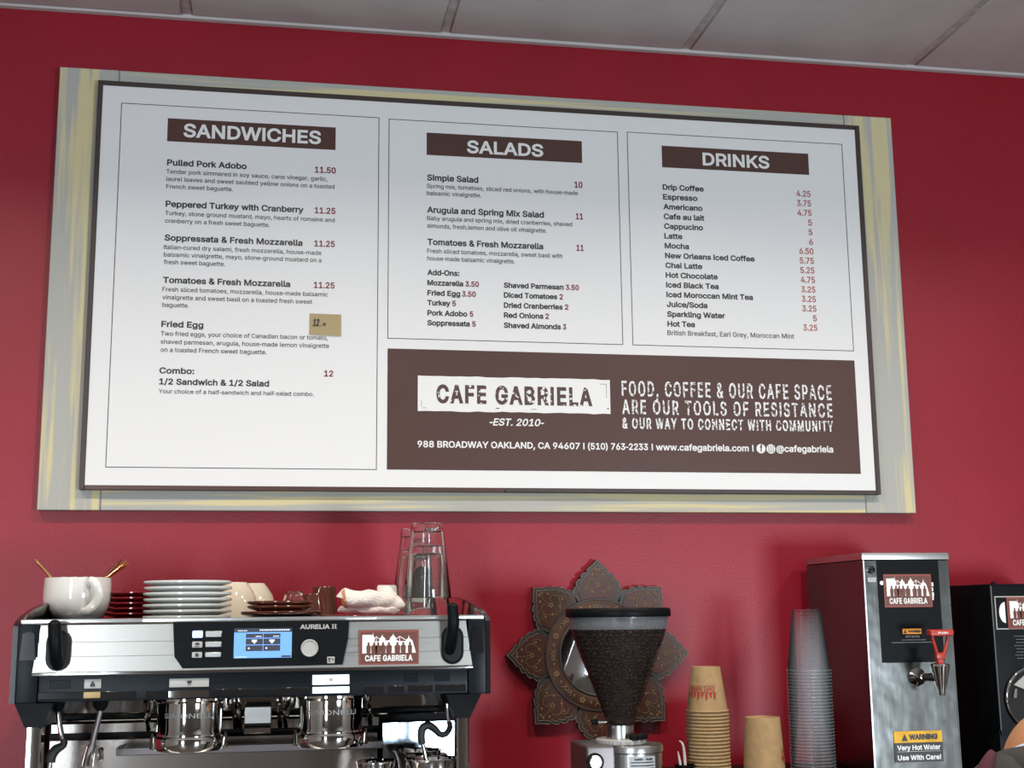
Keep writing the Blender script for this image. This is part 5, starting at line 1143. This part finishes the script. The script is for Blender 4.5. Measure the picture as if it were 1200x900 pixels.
m = MB().flat([(1.2730, 1.4035), (1.2800, 1.4035), (1.2765, 1.4110)], FY-.0010); text(m, 'WARNING', 1.2835, 1.4048, 1.3110, .0048, FY-.0010, w=.0004); m.put('lettering', INKK, ob, smooth=False)
m = MB(); text(m, 'HOT WATER', 1.2770, 1.3945, 1.3080, .0042, FY-.0004, w=.0002)
for z, a, b in ((1.3900, 1.2690, 1.3210), (1.3850, 1.2460, 1.3380)):
    x = a
    while x < b: m.rect(x, x+.0045, z-.0008, z+.0008, FY-.0004); x += .0058
m.put('small_print', mat('grey_print', (.16, .16, .16), .5), wd, smooth=False)
sw = MB().lathe([(.0085, 0), (.0085, -.003), (.0065, -.005), (0, -.005)], (1.2100, WY0, 1.5325), 20, 'y').put('toggle_switch', CHROME, wd)
MB().lathe([(.0030, -.005), (.0035, -.014), (0, -.016)], (1.2100, WY0, 1.5325), 12, 'y').put('switch_tip', BLACKM, sw)
m = MB().rect(1.2020, 1.2205, 1.5075, 1.5170, FY+.0008); m.put('switch_label', BTNG, wd, smooth=False)
# faucet
fx_, fz_ = 1.3005, 1.3165
fa = MB().lathe([(.0190, WY0), (.0190, WY0-.005), (.0130, WY0-.012), (.0100, WY0-.016), (.0100, WY0-.030), (.0085, WY0-.033), (0, WY0-.033)], (fx_-.004, 0, fz_), 8, 'y').put('faucet_nut', CHROME, wd)
MB().tube([(fx_-.004, WY0-.030, fz_), (fx_+.004, WY0-.050, fz_+.001), (fx_+.010, WY0-.066, fz_+.002)], [.0070, .0085, .0100], 14, 4).put('faucet_pipe', CHROME, fa)
vx, vy = 1.3115, WY0-.072
MB().lathe([(0, 1.2835), (.0062, 1.2835), (.0070, 1.2860), (.0072, 1.2920), (.0120, 1.3080), (.0175, 1.3330), (.0190, 1.3400), (.0170, 1.3440), (.0080, 1.3460), (0, 1.3460)], (vx, vy, 0), 28).put('faucet_valve', CHROME, fa)
MB().box(vx-.0070, vx+.0070, vy-.006, vy+.006, 1.344, 1.358, .002, 1).put('handle_socket', REDH, fa)
m = MB()
m.tube([(vx-.0050, vy-.002, 1.356), (vx-.0100, vy-.006, 1.372), (vx-.0165, vy-.009, 1.392), (vx-.0180, vy-.010, 1.404)], [.0042, .0036, .0034, .0036], 10, 4)
m.tube([(vx+.0050, vy-.002, 1.356), (vx+.0100, vy-.006, 1.372), (vx+.0150, vy-.009, 1.392), (vx+.0165, vy-.010, 1.404)], [.0042, .0036, .0034, .0036], 10, 4)
m.box(vx-.0095, vx+.0095, vy-.008, vy+.003, 1.354, 1.366, .003, 2)
m.put('tap_handle', REDH, fa)
hb = MB().box(vx-.0255, vx+.0245, vy-.020, vy+.000, 1.3985, 1.4115, .0045, 3).put('tap_handle_grip', REDH, fa)
text(MB(), 'PUSH', vx-.0100, 1.4030, vx+.0110, .0040, vy-.0204, w=.0002).put('lettering', INKW, hb, smooth=False)
yl = MB().box(1.2385, 1.3430, FY-.0004, FY+.0012, 1.1870, 1.2095).put('warning_label', YELL, wd)
lo_ = MB().box(1.2385, 1.3430, FY-.0004, FY+.0012, 1.1490, 1.1868).put('warning_label', INKK, wd)
m = MB().flat([(1.2545, 1.1905), (1.2680, 1.1905), (1.2612, 1.2050)], FY-.0008); text(m, 'WARNING', 1.2710, 1.1925, 1.3330, .0110, FY-.0008, w=.0009); m.put('lettering', INKK, yl, smooth=False)
m = MB(); text(m, 'Very Hot Water', 1.2440, 1.1725, 1.3380, .0098, FY-.0008, w=.0005); text(m, 'Use With Care!', 1.2440, 1.1530, 1.3380, .0098, FY-.0008, w=.0005); m.rect(1.2440, 1.3380, 1.1695, 1.1700, FY-.0008)
m.put('lettering', INKW, lo_, smooth=False)

# ---------------------------------------------------------------- black brewer at the right edge
bx0, bx1, by0 = 1.4740, 1.7350, -.290
bw = thing('coffee_brewer', 'tall black machine with chrome ringed window at the right edge', 'coffee machine', ((bx0+bx1)/2, -.15, .90))
MB().box(bx0+.01, bx1-.01, by0+.02, .0, .90, .93).put('plinth', BLACKM, bw)
MB().box(bx0, bx1, by0+.004, .0, .93, 1.5020, .003, 2).put('body', BLACKM, bw)
MB().box(bx0+.002, bx1-.002, by0, by0+.005, 1.195, 1.4985, .002, 2).put('front_panel', BLACKM, bw)
MB().box(bx0+.0005, bx0+.0035, by0-.0006, by0+.001, 1.205, 1.498, .0005, 1).put('edge_strip', mat('dull_grey_edge', (.09, .09, .095), .4), bw)
MB().ell((1.4940, -.27, 1.5025), .0055, .0055, .0055, 12, 8).put('screw_cap', BLACKM, bw)
m = MB()
outline(m, 1.4820, 1.6400, 1.4085, 1.4765, .0022, by0-.0004)
m.put('sign_border', BTNG, bw, smooth=False)
m = MB().flat([(1.5060+.0*math.cos(t), 1.4430) for t in ()]+[(1.5045-.0140*math.sin(t), 1.4430+.0215*math.cos(t)) for t in [math.pi*k/14 for k in range(15)]], by0-.0005)
m.put('sign_print', INKW, bw, smooth=False)
shop_sticker(bw, 1.5085, 1.6120, 1.4095, 1.4745, by0-.0018)
m = MB()
for k in range(8):
    x = 1.5200
    while x < 1.6: m.rect(x+(.004 if k % 3 else 0), x+.0035+(.004 if k % 3 else 0), 1.3935-k*.0064, 1.3950-k*.0064, by0-.0004); x += .0050
m.put('small_print', MATS['grey_print'], bw, smooth=False)
rg = MB().lathe([(.0625+.0035*math.cos(a), by0-.004+.0045*math.sin(a)) for a in [2*math.pi*k/12 for k in range(13)]], (1.5530, 0, 1.2675), 48, 'y').put('chrome_ring', CHROME, bw)
MB().lathe([(.0600, by0+.0005), (.0600, by0-.001), (0, by0-.001)], (1.5530, 0, 1.2675), 40, 'y').put('window_glass', BLACKG, rg)
MB().prism([(1.5090, 1.2960), (1.5480, 1.3250), (1.5480, 1.2800)], by0-.006, by0-.002).put('window_badge', BTNG, rg)
MB().prism([(1.5060, 1.2700), (1.5100, 1.2880), (1.5160, 1.2880), (1.5130, 1.2700)], by0-.005, by0-.002).put('window_clip', GREYM, rg)

# ---------------------------------------------------------------- person at the lower right corner
pe = thing('person', 'person seen from behind in dark grey jacket with light blue collar, lower right corner', 'person', (1.14, -1.15, 0))
def skin_body():
    J = {'pelvis': ((1.150, -1.32, .80), .13), 'waist': ((1.145, -1.29, .92), .125), 'chest': ((1.130, -1.23, 1.03), .125), 'neckb': ((1.110, -1.15, 1.135), .070), 'neck': ((1.105, -1.125, 1.165), .055),
         'shl': ((1.025, -1.17, 1.165), .050), 'ell': ((.950, -1.180, 1.244), .044), 'wrl': ((.955, -.90, 1.00), .028),
         'shr': ((1.270, -1.17, 1.120), .060), 'elr': ((1.330, -1.05, .98), .042), 'wrr': ((1.260, -.86, .955), .030),
         'hipl': ((1.065, -1.32, .76), .085), 'knl': ((1.065, -1.26, .43), .058), 'anl': ((1.065, -1.30, .09), .042), 'tol': ((1.065, -1.19, .04), .036),
         'hipr': ((1.235, -1.32, .76), .085), 'knr': ((1.235, -1.26, .43), .058), 'anr': ((1.235, -1.30, .09), .042), 'tor': ((1.235, -1.19, .04), .036)}
    ed = [('pelvis', 'waist'), ('waist', 'chest'), ('chest', 'neckb'), ('neckb', 'neck'), ('neckb', 'shl'), ('shl', 'ell'), ('ell', 'wrl'), ('neckb', 'shr'), ('shr', 'elr'), ('elr', 'wrr'),
          ('pelvis', 'hipl'), ('hipl', 'knl'), ('knl', 'anl'), ('anl', 'tol'), ('pelvis', 'hipr'), ('hipr', 'knr'), ('knr', 'anr'), ('anr', 'tor')]
    ks = list(J); off = root_loc(pe)
    me = bpy.data.meshes.new('body'); me.from_pydata([Vector(J[k][0])-off for k in ks], [(ks.index(a), ks.index(b)) for a, b in ed], [])
    o = bpy.data.objects.new('body', me); COL.objects.link(o); o.parent = pe; me.materials.append(JACK)
    md = o.modifiers.new('skin', 'SKIN'); sv = me.skin_vertices[0].data
    for i, k in enumerate(ks): sv[i].radius = (J[k][1], J[k][1]*.9)
    sv[0].use_root = True
    s2 = o.modifiers.new('sub', 'SUBSURF'); s2.levels = 2; s2.render_levels = 2
    me2 = bpy.data.meshes.new_from_object(o.evaluated_get(bpy.context.evaluated_depsgraph_get()))
    o.modifiers.clear(); o.data = me2
    me2.materials.clear(); me2.materials.append(JACK); me2.materials.append(JEAN)
    for p in me2.polygons:
        p.use_smooth = True
        if p.center.z+off.z < .84: p.material_index = 1
    return o
body = skin_body()
HC = Vector((1.104, -1.060, 1.192))
Rh = Matrix.Rotation(R(160), 3, 'Z') @ Matrix.Rotation(R(20), 3, 'X')
def head_shape():
    m = MB().ell((0, 0, 0), .075, .096, .115, 32, 24)
    for v in m.bm.verts:
        c = v.co
        if c.z < -.02: f = 1-(-c.z-.02)*2.6; c.x *= f; c.y = c.y*f-.010*(-c.z-.02)*10
        if c.y < -.06 and abs(c.x) < .016 and -.045 < c.z < .012: c.y -= .020*(1-abs(c.x)/.016)*(1-abs(c.z+.022)/.036 if abs(c.z+.022) < .036 else 0)
        if c.y < -.055 and .010 < abs(c.x) < .046 and -.008 < c.z < .020: c.y += .006
        v.co = c
    return m
def place(m):
    for v in m.bm.verts: v.co = Rh @ v.co+HC
    return m
hd = place(head_shape()).put('head', SKIN, pe, angle=80)
for s in (-1, 1):
    place(MB().ell((s*.029, -.084, .006), .011, .008, .007, 12, 8)).put('eye', EYEW, hd)
    place(MB().ell((s*.029, -.0915, .006), .004, .002, .004, 8, 6)).put('pupil', INKK, hd)
    place(MB().ell((s*.076, .005, -.008), .008, .020, .030, 12, 8)).put('ear', SKIN, hd)
place(MB().ell((0, -.088, -.052), .020, .006, .006, 12, 8)).put('mouth', APRN, hd)
MB().tube([(1.108, -1.130, 1.120), (1.104, -1.100, 1.145), (1.102, -1.075, 1.170)], [.052, .050, .048], 18, 3).put('neck', SKIN, pe)
MB().tube([(1.015, -1.090, 1.246), (1.022, -1.125, 1.254), (1.050, -1.160, 1.264), (1.100, -1.172, 1.266), (1.150, -1.155, 1.258), (1.180, -1.10, 1.245)], [.008, .014, .018, .019, .018, .010], 14, 5).put('shirt_collar', MASK, pe)
MB().tube([(.965, -1.150, 1.240), (.990, -1.180, 1.240), (1.040, -1.200, 1.224), (1.100, -1.205, 1.220), (1.165, -1.185, 1.214), (1.200, -1.12, 1.212)], [.020, .032, .030, .030, .028, .018], 14, 5).put('jacket_collar', JACK, pe)
def hand(wx, sgn):
    base = Vector((wx, -.875 if sgn < 0 else -.835, .980 if sgn < 0 else .945)); m = MB()
    m.tube([base+Vector((0, -.03, .003)), base, base+Vector((0, .04, -.006)), base+Vector((0, .075, -.012))], [.024, .026, .034, .030], 12, 4, flat=.42)
    for k, ln in enumerate((.062, .072, .066, .052)):
        x = -.025+k*.0165
        m.tube([base+Vector((x, .065, -.010)), base+Vector((x*1.1, .065+ln*.5, -.012)), base+Vector((x*1.15, .065+ln*.85, -.026)), base+Vector((x*1.15, .065+ln, -.033))], [.0085, .0080, .0072, .0055], 8, 3)
    m.tube([base+Vector((-sgn*.022, .012, -.002)), base+Vector((-sgn*.048, .035, -.012)), base+Vector((-sgn*.054, .062, -.022))], [.011, .0095, .0070], 8, 3)
    return m
hand(.957, -1).put('hand', SKIN, pe, angle=80); hand(1.260, 1).put('hand', SKIN, pe, angle=80)
MB().tube([(.9060, -1.200, 1.180), (.9080, -1.205, 1.215), (.9150, -1.205, 1.245), (.9280, -1.205, 1.268)], [.010, .012, .011, .005], 10, 4).put('sleeve_lining', APRN, pe)
